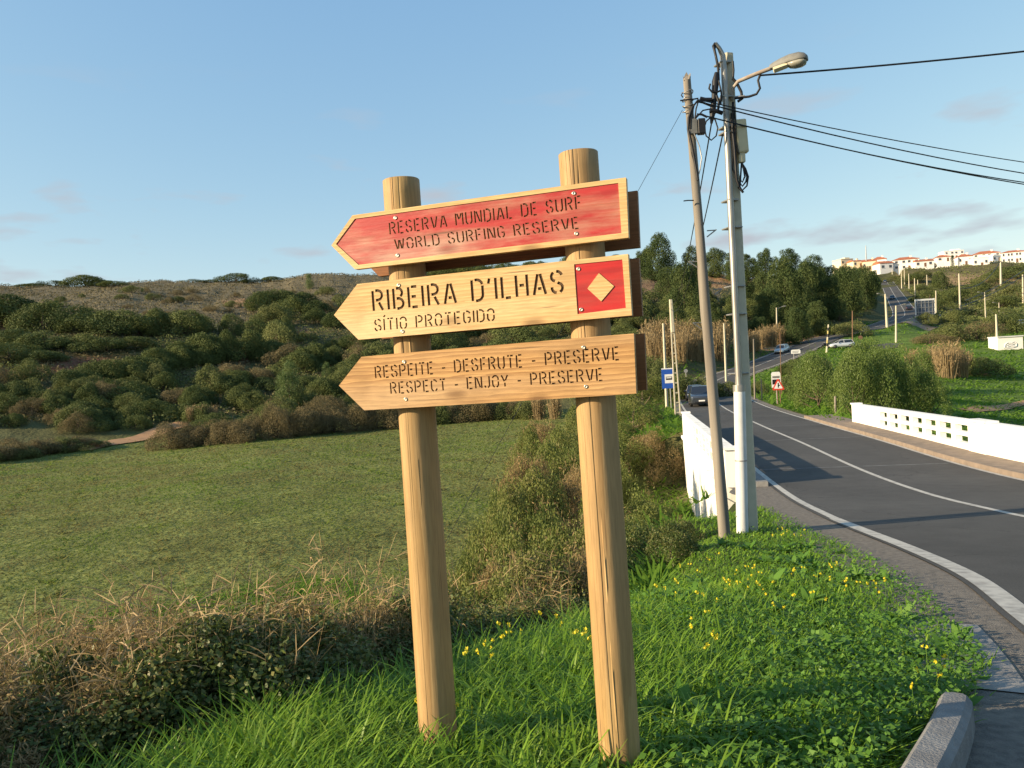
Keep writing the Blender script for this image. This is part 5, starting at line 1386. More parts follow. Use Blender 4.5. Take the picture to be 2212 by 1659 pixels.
def make_dome(kind, m_, count, seed, n, leaf, k=16, cr=.36, rz=.9, aspect=.6, trunk='bark', jit=.7, sprigs=0):
    for i in range(count):
        rng = np.random.RandomState(seed + i); cl = dome(rng, k, .85, rz, cr)
        v, f = cloud(rng, cl, n, leaf, aspect, jit, .35, .5, 0.0)
        if sprigs:       # loose shoots that break the outline
            P = []; 
            for _ in range(sprigs):
                c, r = cl[rng.randint(len(cl))]; d = unit(np.array(c) - np.array([0, 0, .1]) + rng.normal(size=3) * .25)
                for s in np.linspace(0, 1, 7): P.append(np.array(c) + d * (r * .9 + s * .22 + 0.0) + rng.normal(size=3) * .015)
            P = np.array(P); v2, f2 = leaf_quads(P, unit(rng.normal(size=P.shape)), leaf, aspect, rng); f = np.vstack([f, f2 + len(v)]); v = np.vstack([v, v2])
        proto(kind, i, np_mesh(kind + '_crown', v, f, M[m_]), limbs(rng, .05, .8, [c for c, r in cl[:9]], M[trunk], kind + '_stems'))
make_dome('dark_shrub', 'lentisk', 4, 10, 9000, .05, 24, .32, .85)
make_dome('olive_shrub', 'olive', 3, 20, 8000, .05, 18, .34, .9, sprigs=25)
make_dome('dry_shrub', 'drybush', 3, 30, 7500, .05, 18, .34, .8, .4, sprigs=40)
make_dome('fresh_bush', 'tamarisk', 3, 40, 16000, .036, 30, .30, .95, .5, sprigs=60)
make_dome('bank_shrub', 'hedge_mix', 3, 50, 13000, .042, 22, .32, .9, .5, sprigs=80, trunk='twig')
make_dome('bramble', 'bramble', 4, 60, 10500, .050, 22, .32, .85, .6, sprigs=90, trunk='twig', jit=.9)
make_dome('dry_bramble', 'bramble_dry', 3, 70, 11000, .075, 20, .32, .85, .16, sprigs=120, trunk='twig', jit=.9)
make_dome('round_tree', 'lentisk', 1, 80, 5000, .07, 24, .34, .8)
def make_pine(kind, m_, count, seed, n, leaf, cone=.5, wide=.34, k=26):
    for i in range(count):
        rng = np.random.RandomState(seed + i); cl = []
        for j in range(k):
            z = rng.uniform(.10, .97); prof = (1 - z) ** cone * (z / .25 if z < .25 else 1); a = rng.uniform(0, 6.283); rr = wide * prof * rng.uniform(.35, 1.0)
            cl.append(((math.cos(a) * rr, math.sin(a) * rr, z), (.085 + .10 * prof) * rng.uniform(.8, 1.3)))
        v, f = cloud(rng, cl, n, leaf, .35, .9, .5, .3, .02)
        proto(kind, i, np_mesh(kind + '_crown', v, f, M[m_]), limbs(rng, .022, 1.0, [c for c, r in cl[:10]], M['bark'], kind + '_trunk'))
make_pine('pine', 'pine', 5, 100, 15000, .042, .30, .46, 44)
make_pine('light_pine', 'pine_light', 2, 110, 9000, .030, .45, .34, 36)
make_pine('broad_pine', 'pine', 3, 120, 18000, .040, .24, .52, 60)
make_pine('cypress', 'pine', 1, 130, 4000, .035, .4, .16)
def blade_np(base, tipv, w, side, mid=.55, droop=None):
    "tapered strip of three quads: base N x 3, tip vectors N x 3"
    n = len(base); lv = (0, .38, .72, 1.0); wd = (.75, 1.0, .72, .06)
    rows = []
    for f, ww in zip(lv, wd):
        c = base + tipv * f
        if droop is not None: c = c + droop * (f * f)[..., None] if np.ndim(f) else c + droop * f * f
        rows += [c - side * (w * ww / 2)[:, None], c + side * (w * ww / 2)[:, None]]
    v = np.stack(rows, 1).reshape(-1, 3); b0 = np.arange(n)[:, None] * 8
    q_ = np.concatenate([b0 + np.array([[2 * k, 2 * k + 1, 2 * k + 3, 2 * k + 2]]) for k in range(3)], 1).reshape(-1, 4)
    return v, q_
def make_reed(kind, m_, count, seed, stems, leafn, spread, wst, plume=True):
    for i in range(count):
        rng = np.random.RandomState(seed + i)
        a = rng.uniform(0, 6.283, stems); rr = spread * np.sqrt(rng.rand(stems)); base = np.stack([np.cos(a) * rr, np.sin(a) * rr, np.full(stems, -.05)], 1)
        h = rng.uniform(.65, 1.05, stems); lean = rng.normal(size=(stems, 2)) * .10 + base[:, :2] * .5
        tip = np.stack([lean[:, 0], lean[:, 1], h], 1); sd = unit(np.stack([rng.normal(size=stems), rng.normal(size=stems), np.zeros(stems)], 1))
        v, f = blade_np(base, tip, np.full(stems, wst), sd)
        k = rng.randint(0, stems, leafn); fr = rng.uniform(.25, 1.0, leafn); P = base[k] + tip[k] * fr[:, None]
        d = rng.normal(size=(leafn, 3)); d[:, 2] = np.abs(d[:, 2]) * .7 + .25; d = unit(d) * rng.uniform(.10, .24, leafn)[:, None]
        s2 = unit(np.cross(d, rng.normal(size=(leafn, 3)))); dr = np.zeros((leafn, 3)); dr[:, 2] = -rng.uniform(.0, .08, leafn)
        v2, f2 = blade_np(P, d, np.full(leafn, wst * 1.3), s2, droop=dr)
        f = np.vstack([f, f2 + len(v)]); v = np.vstack([v, v2])
        PROTO.setdefault(kind, []).append((np_mesh(kind + '_canes', v, f, M[m_]), None))
make_reed('reed_far', 'cane_far', 3, 200, 170, 420, .38, .022)
make_reed('reed_near', 'cane', 4, 210, 46, 420, .30, .0046)

def plant(kind, name, label, cat, loc, size, rz, group=None, var=None, sink=.04, tilt=0.0):
    "size = (width radius scale, height scale)"
    ps = PROTO[kind]; cm, tm = ps[(random.randrange(len(ps)) if var is None else var) % len(ps)]
    ux, uy, uz = (rnd.uniform(.75, 1.5), rnd.uniform(.75, 1.3), rnd.uniform(.72, 1.15)) if cat == 'shrub' and loc[1] > 60 else (1, 1, 1)
    t = thing(name, label, cat, (loc[0], loc[1], loc[2] - sink * size[1]), rz, group, (size[0] * ux, size[0] * uy, size[1] * uz))
    if tilt: t.rotation_euler = (tilt, 0, rz)
    cn, tn = ('crown', 'trunk') if cat == 'tree' else ('canes', None) if cat == 'reeds' else ('foliage', 'stems')
    link(bpy.data.objects.new(cn, cm), t)
    if tm is not None: link(bpy.data.objects.new(tn, tm), t)
    return t
rnd = random.Random(11)
def size_at(p, wpx, hpx): return (wpx / 2 / FPX * p.y, hpx / FPX * p.y)

# left hillside: rows and masses of shrubs, located on the slope
def hill(kind, px, py, Y, wpx, hpx, name, label, group, cat='shrub'):
    p = ghit(px, py, Y, .75, 1.4)
    w, h = size_at(p, wpx, hpx)
    if cat == 'shrub' and p.y > 70: w *= 1.28; h *= .92
    if group and label in ZONED:
        z_ = 'at the left edge' if px < 130 else 'towards the left edge' if px < 330 else 'midway between left edge and signpost' if px < 560 else 'just left of the signpost' if px < 860 else 'behind the signpost'
        if px >= 1380: z_ = 'left of the leaning pole' if px < 1500 else 'between the two poles' if px < 1575 else 'right of the concrete pole' if px < 1720 else 'close to the hill road'
        label = label + ', ' + z_; group = group + ', ' + z_
    return plant(kind, name, label, cat, p, (w, h), rnd.uniform(0, 6.28), group)
ZONED = set()
DARK = 'dark rounded evergreen shrub on the left hillside'; ZONED.add(DARK)
for px, py, w, h in ((20, 700, 120, 70), (95, 712, 95, 75), (150, 700, 110, 66), (205, 716, 100, 62), (255, 722, 95, 60), (300, 722, 80, 58), (345, 722, 85, 62), (395, 722, 80, 60), (430, 716, 60, 48), (-50, 705, 110, 70),
                     (30, 745, 110, 52), (95, 752, 100, 48), (160, 748, 90, 40), (230, 756, 90, 36), (290, 752, 70, 34), (500, 720, 48, 46), (545, 725, 70, 58), (600, 730, 60, 50), (20, 775, 120, 40), (90, 782, 90, 34)):
    hill('dark_shrub', px, py, 160, w, h, 'evergreen_shrub', DARK, 'dark shrubs on the left hillside')
for k in range(11):
    hill('dark_shrub', 335 + k * 26, 784 - k * 1.2 + rnd.uniform(-3, 3), 135, 70, 58 + rnd.uniform(-8, 8) - (14 if k == 0 else 0), 'hedge_shrub', 'dark clipped looking shrub in the long hedge across the left hillside', 'long dark hedge on the left hillside')
for k in range(13):
    hill('dark_shrub', 150 + k * 24, 842 - k * 5 + rnd.uniform(-5, 5), 118, 58, 44 + rnd.uniform(-8, 8), 'terrace_shrub', 'dark shrub in the row below the red earth bank', 'row of shrubs below the red bank')
LOW = {'dark_shrub': ('evergreen_shrub', 'dark green shrub on the lower hillside', 'dark shrubs on the lower slope'), 'olive_shrub': ('olive_shrub', 'yellowish green shrub on the lower hillside', 'olive shrubs on the lower slope'), 'dry_shrub': ('dry_shrub', 'dry brown shrub on the lower hillside', 'dry shrubs on the lower slope')}
for q_ in LOW.values(): ZONED.add(q_[1])
def in_gap(px, py): return abs(px - 200) < 130 and 778 < py < 812
for k in range(120):
    px = rnd.uniform(-60, 860); py = rnd.uniform(812, 932) if px < 620 else rnd.uniform(780, 905)
    kind = rnd.choices(('dark_shrub', 'olive_shrub', 'dry_shrub'), (.60, .31, .09))[0]; nm, lb, g = LOW[kind]
    s = rnd.uniform(.7, 1.25)
    hill(kind, px, py, 108, 62 * s, 42 * s, nm, lb, g)
UP = {'dark_shrub': ('evergreen_shrub', 'dark green shrub on the upper hillside', 'dark shrubs on the upper slope'), 'olive_shrub': ('olive_shrub', 'yellowish green shrub on the upper hillside', 'olive shrubs on the upper slope'), 'dry_shrub': ('dry_shrub', 'dry brown shrub on the upper hillside', 'dry shrubs on the upper slope')}
for q_ in UP.values(): ZONED.add(q_[1])
ZONED.add('small low bush on the brown heath below the ridge')
for k in range(105):
    px = rnd.uniform(560, 1390); py = rnd.uniform(655, 800)
    kind = rnd.choices(('dark_shrub', 'olive_shrub', 'dry_shrub'), (.52, .40, .08))[0]; nm, lb, g = UP[kind]; s = rnd.uniform(.6, 1.2)
    hill(kind, px, py, 165, 66 * s, 46 * s, nm, lb, g)
for k in range(46):
    px = rnd.uniform(120, 900); py = rnd.uniform(628, 700)
    kind = rnd.choices(('dark_shrub', 'olive_shrub', 'dry_shrub'), (.2, .3, .5))[0]; s = rnd.uniform(.35, .8)
    hill(kind, px, py, 190, 46 * s, 26 * s, 'heath_bush', 'small low bush on the brown heath below the ridge', 'low bushes on the brown heath')
for px, py, w, h in ((75, 617, 60, 12), (120, 616, 70, 15), (185, 616, 80, 24), (215, 617, 50, 16), (245, 618, 40, 15)):
    hill('dark_shrub', px, py, 235, w, h, 'ridge_bush', 'dark bush on the skyline in the left ridge group', 'left group of bushes on the ridge')
for px, py, w, h in ((415, 610, 50, 8), (455, 608, 40, 10), (510, 606, 60, 18), (548, 605, 40, 12), (585, 604, 60, 14)):
    hill('dark_shrub', px, py, 262, w, h, 'ridge_bush', 'dark bush on the skyline in the right ridge group left of the sign', 'right group of bushes on the ridge')
for k in range(26):
    px = 890 + k * 20; hill('dark_shrub', px, 592 - (k - 12) * .6 + rnd.uniform(-3, 3), 275, 52, 28 + rnd.uniform(-6, 8), 'ridge_shrub', 'dark shrub in the skyline belt seen between the boards of the signpost', 'shrub belt along the ridge behind the signpost')
hill('light_pine', 627, 886, 104, 175, 108, 'young_pine', 'light green bushy young pine standing alone above the field edge', None, 'tree')
hill('light_pine', 707, 822, 125, 62, 44, 'young_pine', 'small light green pine right of the taller young pine', None, 'tree')
hill('light_pine', 668, 622, 225, 56, 36, 'young_pine', 'green pine sapling high on the heath near the ridge', None, 'tree')
# brown hedge at the far edge of the field
for k in range(22):
    f = k / 21; px = 365 + f * 500; py = 967 - f * 46
    hill('dry_shrub', px + rnd.uniform(-6, 6), py + rnd.uniform(-2, 2), 88, 66, 52 + 22 * min(1, f * 2) + rnd.uniform(-8, 8), 'field_hedge_shrub', 'brown leafless shrub in the hedge along the far edge of the field', 'brown hedge along the far field edge')
for k in range(16):
    px = -40 + k * 15.5; hill('dry_shrub' if k % 3 else 'olive_shrub', px, 1000 - k * 2.2 + rnd.uniform(-2, 2), 78, 62, 40 - k * .8 + rnd.uniform(-5, 5), 'field_hedge_shrub', 'brown shrub in the low hedge at the far left corner of the field', 'low hedge at the far left field corner')
for k in range(14):
    px = 880 + k * 21; hill(rnd.choice(('dry_shrub', 'olive_shrub', 'dark_shrub')), px, 918 - k * 1.4, 96, 60, 50 + rnd.uniform(-10, 10), 'field_hedge_shrub', 'shrub in the hedge behind the signpost posts at the far field edge', 'hedge behind the signpost at the field edge')
for px in (415, 440, 462): hill('reed_far', px, 913, 98, 44, 44, 'cane_clump', 'pale dry cane clump at the foot of the left hillside', 'pale canes at the foot of the hillside', 'reeds')
for px in (1165, 1200): hill('reed_far', px, 905, 92, 60, 66, 'cane_clump', 'pale dry cane clump seen below the boards between the two posts', 'canes seen between the posts', 'reeds')

# trees and reeds behind the road bend
TREE = 'dark pine in the wood behind the road bend'; ZONED.add(TREE); ZONED.add('shrub growing under the pines behind the road bend')
trees = [('broad_pine', 1425, 606, 205, 110, 104), ('pine', 1390, 600, 210, 70, 70), ('pine', 1497, 612, 220, 70, 95), ('broad_pine', 1545, 600, 260, 90, 66), ('pine', 1585, 606, 250, 60, 70), ('pine', 1618, 606, 255, 70, 68), ('pine', 1655, 610, 255, 70, 84),
         ('pine', 1705, 612, 265, 80, 90), ('broad_pine', 1480, 690, 168, 110, 128), ('broad_pine', 1445, 650, 185, 90, 74), ('pine', 1650, 660, 215, 80, 82), ('broad_pine', 1610, 664, 205, 80, 70), ('broad_pine', 1700, 700, 190, 150, 148), ('broad_pine', 1745, 690, 195, 120, 130),
         ('broad_pine', 1665, 712, 180, 100, 92), ('pine', 1790, 690, 205, 100, 108), ('broad_pine', 1830, 684, 212, 110, 116), ('broad_pine', 1872, 668, 228, 90, 96), ('pine', 1800, 640, 245, 90, 76), ('pine', 1850, 632, 260, 90, 70), ('broad_pine', 1760, 634, 240, 100, 84),
         ('pine', 1885, 640, 262, 50, 66), ('broad_pine', 1720, 744, 168, 90, 84), ('pine', 1735, 730, 172, 60, 70), ('pine', 1545, 716, 158, 60, 74), ('pine', 1765, 722, 180, 70, 84), ('pine', 1640, 726, 160, 60, 50), ('broad_pine', 1590, 700, 178, 70, 70), ('pine', 1520, 660, 190, 70, 70)]
lab2 = {0: 'tall broad pine rising above the skyline just right of the red board', 12: 'broad sunlit pine, the largest crown in the wood behind the lamp poles', 8: 'light green broad pine left of the leaning wooden pole above the reeds', 7: 'pine standing highest on the skyline right of the concrete lamp pole'}
for k, (kind, px, py, Y, w, h) in enumerate(trees):
    hill(kind, px, py, Y, w / (.8 if 'broad' in kind else .66), h * (.93 if 'broad' in kind else .84), 'pine_tree', lab2.get(k, TREE), None if k in lab2 else 'wood behind the road bend', 'tree')
for k in range(40):
    px = rnd.uniform(1380, 1870); py = rnd.uniform(640, 730); kind = rnd.choice(('dark_shrub', 'dark_shrub', 'olive_shrub'))
    if abs(px - 1560) < 55 and py < 650: continue
    hill(kind, px, py, 195, rnd.uniform(44, 80), rnd.uniform(30, 48), 'wood_shrub', 'shrub growing under the pines behind the road bend', 'shrubs under the pines')
for k in range(20):
    px = 1398 + (k % 10) * 18 + rnd.uniform(-6, 6); py = 778 - (k // 10) * 22 + rnd.uniform(-5, 5); hill('reed_far', px, py, 122, 60, 70, 'cane_clump', 'tall dry cane clump in the reed bed behind the road bend', 'reed bed behind the road bend', 'reeds')
for k in range(10):
    hill('reed_far', 1606 + k * 9, 758 - k * 1.5 + rnd.uniform(-4, 4), 148, 44, 48, 'cane_clump', 'tall dry cane clump left of the pale silver blue car', 'canes behind the silver car', 'reeds')
for px, py, w, h in ((1400, 800, 60, 44), (1435, 796, 60, 40), (1465, 790, 60, 44), (1535, 790, 60, 40), (1600, 770, 50, 34), (1570, 782, 50, 40), (1635, 762, 50, 30), (1410, 850, 60, 80), (1450, 822, 70, 56), (1485, 806, 60, 50), (1520, 800, 60, 44), (1390, 800, 60, 60)):
    hill('olive_shrub', px, py, 78, w, h, 'roadside_shrub', 'green shrub at the foot of the reeds, ' + ('round the bus stop' if px < 1500 else 'right of the leaning pole'), 'green shrubs below the reeds, ' + ('bus stop' if px < 1500 else 'pole'))

# right side of the road
for k, (px, py, Y, w, h) in enumerate(((1768, 882, 60, 120, 116), (1735, 868, 66, 70, 76), (1845, 905, 50, 120, 138), (1905, 905, 50, 130, 146), (1960, 900, 52, 120, 124), (2010, 902, 52, 90, 96), (1870, 870, 62, 120, 116), (1935, 850, 68, 90, 96), (1990, 866, 62, 110, 100))):
    hill('fresh_bush', px, py, Y, w, h, 'leafy_bush', ('left end bush' if k == 1 else 'full round bush') + ' in the sunlit green thicket behind the right parapet' if k < 2 else 'bush in the sunlit green thicket behind the right parapet', None if k < 2 else 'green thicket behind the right parapet')
for px, py, w, h in ((1975, 800, 70, 52), (2010, 808, 80, 66), (2045, 816, 90, 82), (2075, 815, 70, 74), (2090, 808, 50, 56), (2030, 795, 80, 60), (2062, 800, 70, 70)):
    hill('reed_far', px, py, 88, w, h, 'cane_clump', 'golden cane clump in the big patch beyond the green thicket', 'golden canes beyond the thicket', 'reeds')
hill('dark_shrub', 2118, 810, 92, 80, 56, 'evergreen_shrub', 'dark shrub at the right foot of the golden canes', None)
for px, py, w, h, kind in ((2060, 735, 110, 50, 'olive_shrub'), (2010, 742, 80, 26, 'dry_shrub'), (2110, 735, 70, 44, 'dry_shrub'), (2150, 720, 90, 46, 'olive_shrub'), (2195, 715, 60, 40, 'dark_shrub'), (2060, 700, 70, 44, 'olive_shrub'), (2000, 700, 50, 30, 'olive_shrub'), (2110, 690, 100, 36, 'dark_shrub'), (2160, 665, 60, 26, 'dark_shrub'), (2200, 650, 70, 40, 'olive_shrub'),
                           (2100, 640, 90, 40, 'dark_shrub'), (2050, 650, 80, 34, 'dark_shrub'), (2010, 650, 60, 26, 'dark_shrub'), (1985, 635, 40, 22, 'olive_shrub'), (1965, 612, 50, 20, 'dark_shrub'), (2130, 612, 70, 22, 'olive_shrub'), (2200, 600, 90, 30, 'dark_shrub'), (1990, 598, 40, 14, 'olive_shrub'), (1930, 596, 40, 10, 'olive_shrub'), (2030, 668, 60, 26, 'dark_shrub'), (2175, 628, 40, 20, 'olive_shrub')):
    hill(kind, px, py, 95 + (745 - py) * 1.9 + 30, w, h, 'slope_shrub', 'shrub on the slope below the white houses on the right', 'shrubs on the right slope')
p = ghit(2030, 622, 320); w, h = size_at(p, 46, 36); plant('round_tree', 'round_tree', 'dark umbrella shaped tree on the slope below the houses', 'tree', p, (w, h), 0)
p = ghit(*c4(1312, 372), 440); w, h = size_at(p, 26, 15); plant('round_tree', 'round_tree', 'rounded tree between roofs on the skyline', 'tree', p, (w, h * 1.1), 1)
p = ghit(*c4(1495, 412), 440); w, h = size_at(p, 40, 25); plant('cypress', 'cypress_tree', 'slim dark cypress between the white houses', 'tree', p, (w, h), 1)
for k in range(18):
    hill(rnd.choice(('olive_shrub', 'dark_shrub')), rnd.uniform(1690, 1780), rnd.uniform(800, 858), 72, rnd.uniform(26, 60), rnd.uniform(20, 44), 'verge_shrub', 'small green shrub on the verge round the warning sign', 'shrubs round the warning sign')

# near bank: mixed shrubs between field and bridge
bank = [(1150, 1010, 30, 90, 70), (1210, 960, 40, 90, 80), (1110, 1080, 23, 100, 80), (1190, 1060, 25, 110, 100), (1080, 1160, 17, 120, 100), (1180, 1160, 17, 130, 110), (1010, 1240, 13, 130, 90), (1120, 1260, 12.5, 150, 120), (1210, 1240, 13, 140, 130),
        (960, 1330, 10, 150, 110), (1060, 1340, 9.6, 170, 130), (1170, 1330, 9.8, 180, 150), (1255, 1300, 10, 150, 130), (1390, 880, 58, 90, 90), (1370, 930, 46, 90, 84), (1400, 985, 38, 90, 70), (1360, 1010, 33, 100, 80), (1390, 1090, 22, 110, 70), (1330, 1120, 20, 100, 80), (1290, 1010, 34, 90, 80), (1280, 1100, 21, 100, 80), (1420, 1060, 26, 70, 40)]
bank += [(955, 1345, 9.6, 150, 110), (1010, 1350, 9.4, 150, 120), (1075, 1290, 11.5, 150, 130), (980, 1310, 10.8, 130, 100), (1120, 1350, 9.4, 150, 130), (1235, 1330, 9.8, 150, 140), (1040, 1260, 12.6, 130, 110), (1100, 1200, 15, 130, 110), (1140, 1120, 19, 120, 100), (1160, 1060, 24, 110, 90), (1190, 1000, 32, 100, 80), (1180, 940, 45, 70, 60), (1300, 920, 52, 70, 60), (1250, 900, 56, 60, 50), (1300, 1060, 26, 90, 90), (1330, 1040, 29, 80, 80), (1220, 1200, 15, 120, 110), (1150, 1210, 14.5, 120, 110), (1290, 1230, 13, 120, 120), (1360, 1180, 15, 100, 80), (1240, 1040, 28, 80, 84), (985, 1275, 12.2, 110, 80), (1015, 1215, 14.5, 100, 76), (1045, 1150, 17.5, 95, 72), (1070, 1095, 21, 88, 66), (1092, 1050, 25, 80, 60), (1112, 1010, 29, 72, 54), (1130, 972, 35, 66, 50), (1146, 940, 43, 58, 44), (1158, 916, 52, 50, 40), (1230, 1010, 31, 84, 70), (1310, 1190, 15, 120, 90), (1240, 1160, 17, 110, 90), (1330, 960, 42, 80, 60), (1410, 1130, 18, 100, 64), (1455, 1010, 34, 60, 40)]
def bz(px, py): return ('near the bridge wall' if py < 1000 else 'right of the right post') if px > 1330 else ('directly behind the right post' if px > 1240 else 'between the posts, far along the field' if py < 1050 else 'between the posts, halfway down' if py < 1200 else 'between the posts, nearest the grass')
for k, (px, py, Y, w, h) in enumerate(bank):
    p = ghit(px, py, Y, .8, 1.3); T = at(px, py - h * (1.15 if Y > 14 else 1.3), p.y); w_, _ = size_at(p, w * 1.6, h)
    plant('bank_shrub' if k % 3 else 'dry_bramble', 'bank_shrub', 'green and brown shrub on the bank ' + bz(px, py), 'shrub', p, (w_, max(T.z - p.z, .35) * .74), rnd.uniform(0, 6.28), 'shrubs on the bank, ' + bz(px, py))
for px, py, Y, w, h in ((1390, 1250, 11, 170, 120), (1450, 1220, 12, 130, 90), (1330, 1270, 10.5, 150, 130), (1480, 1185, 13.5, 90, 60), (1420, 1170, 14.5, 120, 60)):
    hill('bramble', px, py, Y, w, h, 'dark_bramble', 'dark bramble bush right of the right post below the wooden pole', 'dark brambles below the wooden pole')
# bramble hedge beside the near grass
crest = catmull([(-3.9, 1.6, 0), (-2.75, 2.3, 0), (-2.0, 2.9, 0), (-1.45, 3.45, 0), (-1.05, 4.0, 0), (-.5, 5.05, 0), (.15, 6.4, 0), (.85, 7.8, 0)], 12)
ctn = np.gradient(crest[:, :2], axis=0); ctn /= np.linalg.norm(ctn, axis=1)[:, None]
for k in range(112):
    i = rnd.randrange(len(crest)); o = rnd.uniform(.35, 3.2) if k > 24 else rnd.uniform(.32, .8)
    if k <= 24: i = int((k + .5) / 25 * len(crest))
    x = crest[i, 0] - ctn[i, 1] * o; y = crest[i, 1] + ctn[i, 0] * o
    leftness = np.clip((-x - .9) / 1.6, 0, 1)
    kind = 'dry_bramble' if rnd.random() < (.30 + .62 * leftness) * (1 if o > .6 else .35) else 'bramble'
    r_ = rnd.uniform(.42, .68); gz_ = H(x, y); hb = min(r_ * rnd.uniform(1.0, 1.35), max(.28, -(.305 + .07 * (y < 3.9)) * y - (gz_ - EYE) + rnd.uniform(-.12, .06)))
    lb = ('dry_bramble', 'dry brown bramble in the hedge at the lower left', 'dry brambles in the lower left hedge') if kind == 'dry_bramble' else ('bramble', 'dark green bramble in the hedge behind the tall grass', 'green brambles in the lower left hedge')
    zz_ = ', at the left edge' if x / y < -.55 else ', left of the left post' if x / y < -.14 else ', between the posts'
    plant(kind, lb[0], lb[1] + zz_, 'bramble', (x, y, gz_), (r_, hb), rnd.uniform(0, 6.28), lb[2] + zz_)
for k in range(64):
    i = rnd.randrange(len(crest)); o = rnd.uniform(.35, 3.2); x = crest[i, 0] - ctn[i, 1] * o; y = crest[i, 1] + ctn[i, 0] * o
    if x > .4: continue
    plant('reed_near', 'cane_clump', 'dry yellow cane clump in the bramble hedge' + (', at the left edge' if x / y < -.5 else ', towards the left post' if x / y < -.2 else ', behind the left post'), 'reeds', (x, y, H(x, y)), (rnd.uniform(.7, 1.1), rnd.uniform(.75, 1.3)), rnd.uniform(0, 6.28), 'dry canes in the bramble hedge' + (', left edge' if x / y < -.5 else ', towards the post' if x / y < -.2 else ', behind the post'))

# ------------------------------------------------------------------ grass and ground cover
def verge_mask(x, y):
    xr = np.interp(y, [1.2, 1.9, 2.6, 3.0, 3.42, 3.85, 4.7, 6.5, 8.2, 10.5, 14, 17.8, 20], [-.05, .3, .98, 1.33, 1.67, 2.14, 2.80, 3.50, 3.98, 4.45, 5.0, 5.6, 5.9])
    xl = np.interp(y, [1, 2.5, 3.0, 3.4, 3.8, 4.4, 5, 6, 7, 8.3, 11, 14, 17, 20], [-2.7, -2.15, -1.85, -1.45, -1.12, -.78, -.42, .28, .8, 1.3, 2.1, 2.8, 3.7, 5.2])
    return (x > xl) & (x < xr), x - xl, xr - x
def grass_field(rng, n, ymax):
    y = 1.7 * (ymax / 1.7) ** rng.rand(n * 3); x = rng.uniform(-.75, .75, n * 3) * (y + .6)
    ok, dl, dr = verge_mask(x + rng.normal(size=len(x)) * .05, y); k = np.where(ok)[0][:n]
    return x[k], y[k], dl[k], dr[k]
rng = np.random.RandomState(5)
x, y, dl, dr = grass_field(rng, 125000, 17.5)
z = Harr(x, y)
pat = lumps(x * 9, y * 9); tall = np.clip(.76 - .14 * (x + .2) - .03 * (y - 3), .48, .88)
hgt = (.07 + .19 * rng.rand(len(x)) ** 1.7) * tall * (1 + .38 * pat) * (1 + .5 * np.exp(-(dl / .5) ** 2) * (y < 6)); hgt = np.clip(hgt, .04, .42)
az = rng.uniform(0, 6.283, len(x)); ln = rng.uniform(.05, 1.15, len(x)) * hgt
tip = np.stack([np.cos(az) * ln, np.sin(az) * ln, hgt], 1); sd = np.stack([-np.sin(az), np.cos(az), np.zeros(len(x))], 1)
drp = np.stack([np.cos(az) * hgt * .35, np.sin(az) * hgt * .35, -hgt * rng.uniform(.0, .75, len(x))], 1)
v, f = blade_np(np.stack([x, y, z - .01], 1), tip, (.0045 + .0055 * rng.rand(len(x))) * (1 + y * .09), sd, droop=drp)
x2, y2, dl2, dr2 = grass_field(rng, 3600, 6); k = (x2 < .9) | (rng.rand(len(x2)) < .15); x2, y2 = x2[k], y2[k]; n2_ = len(x2)
h2 = rng.uniform(.14, .32, n2_); a2 = rng.uniform(0, 6.283, n2_); l2 = rng.uniform(.3, .8, n2_) * h2
v2, f2 = blade_np(np.stack([x2, y2, Harr(x2, y2) - .01], 1), np.stack([np.cos(a2) * l2, np.sin(a2) * l2, h2 * 1.35], 1), rng.uniform(.006, .012, n2_), np.stack([-np.sin(a2), np.cos(a2), np.zeros(n2_)], 1),
                  droop=np.stack([np.cos(a2) * l2 * .6, np.sin(a2) * l2 * .6, -h2 * rng.uniform(.5, 1.1, n2_)], 1))
f = np.vstack([f, f2 + len(v)]); v = np.vstack([v, v2])
tag(link(bpy.data.objects.new('verge_grass', np_mesh('verge_grass', v, f, M['grass']))), 'lush green grass on the verge round the signpost', 'grass', kind='stuff')
# broad leaved weeds, in patches towards the kerb
n = 34000; y = 1.8 * (15 / 1.8) ** rng.rand(n * 4); x = rng.uniform(-.4, .75, n * 4) * (y + .4)
ok, dl, dr = verge_mask(x, y); pt = lumps(x * 6 + 5, y * 6); k = np.where(ok & (pt + .9 * np.clip(1.2 - dr, -.6, 1.2) - .25 * np.clip(1.0 - x, 0, 2) > rng.uniform(-.25, 1.2, len(x))))[0][:n]
x, y = x[k], y[k]; P = np.stack([x, y, Harr(x, y) + .02 + .13 * rng.rand(len(x))], 1)
N = unit(np.stack([rng.normal(size=len(x)) * .6, rng.normal(size=len(x)) * .6, np.ones(len(x))], 1))
v, f = leaf_quads(P, N, .030, .8, rng)
tag(link(bpy.data.objects.new('verge_weeds', np_mesh('verge_weeds', v, f, M['weed']))), 'broad leaved green weeds among the grass towards the kerb', 'weeds', kind='stuff')
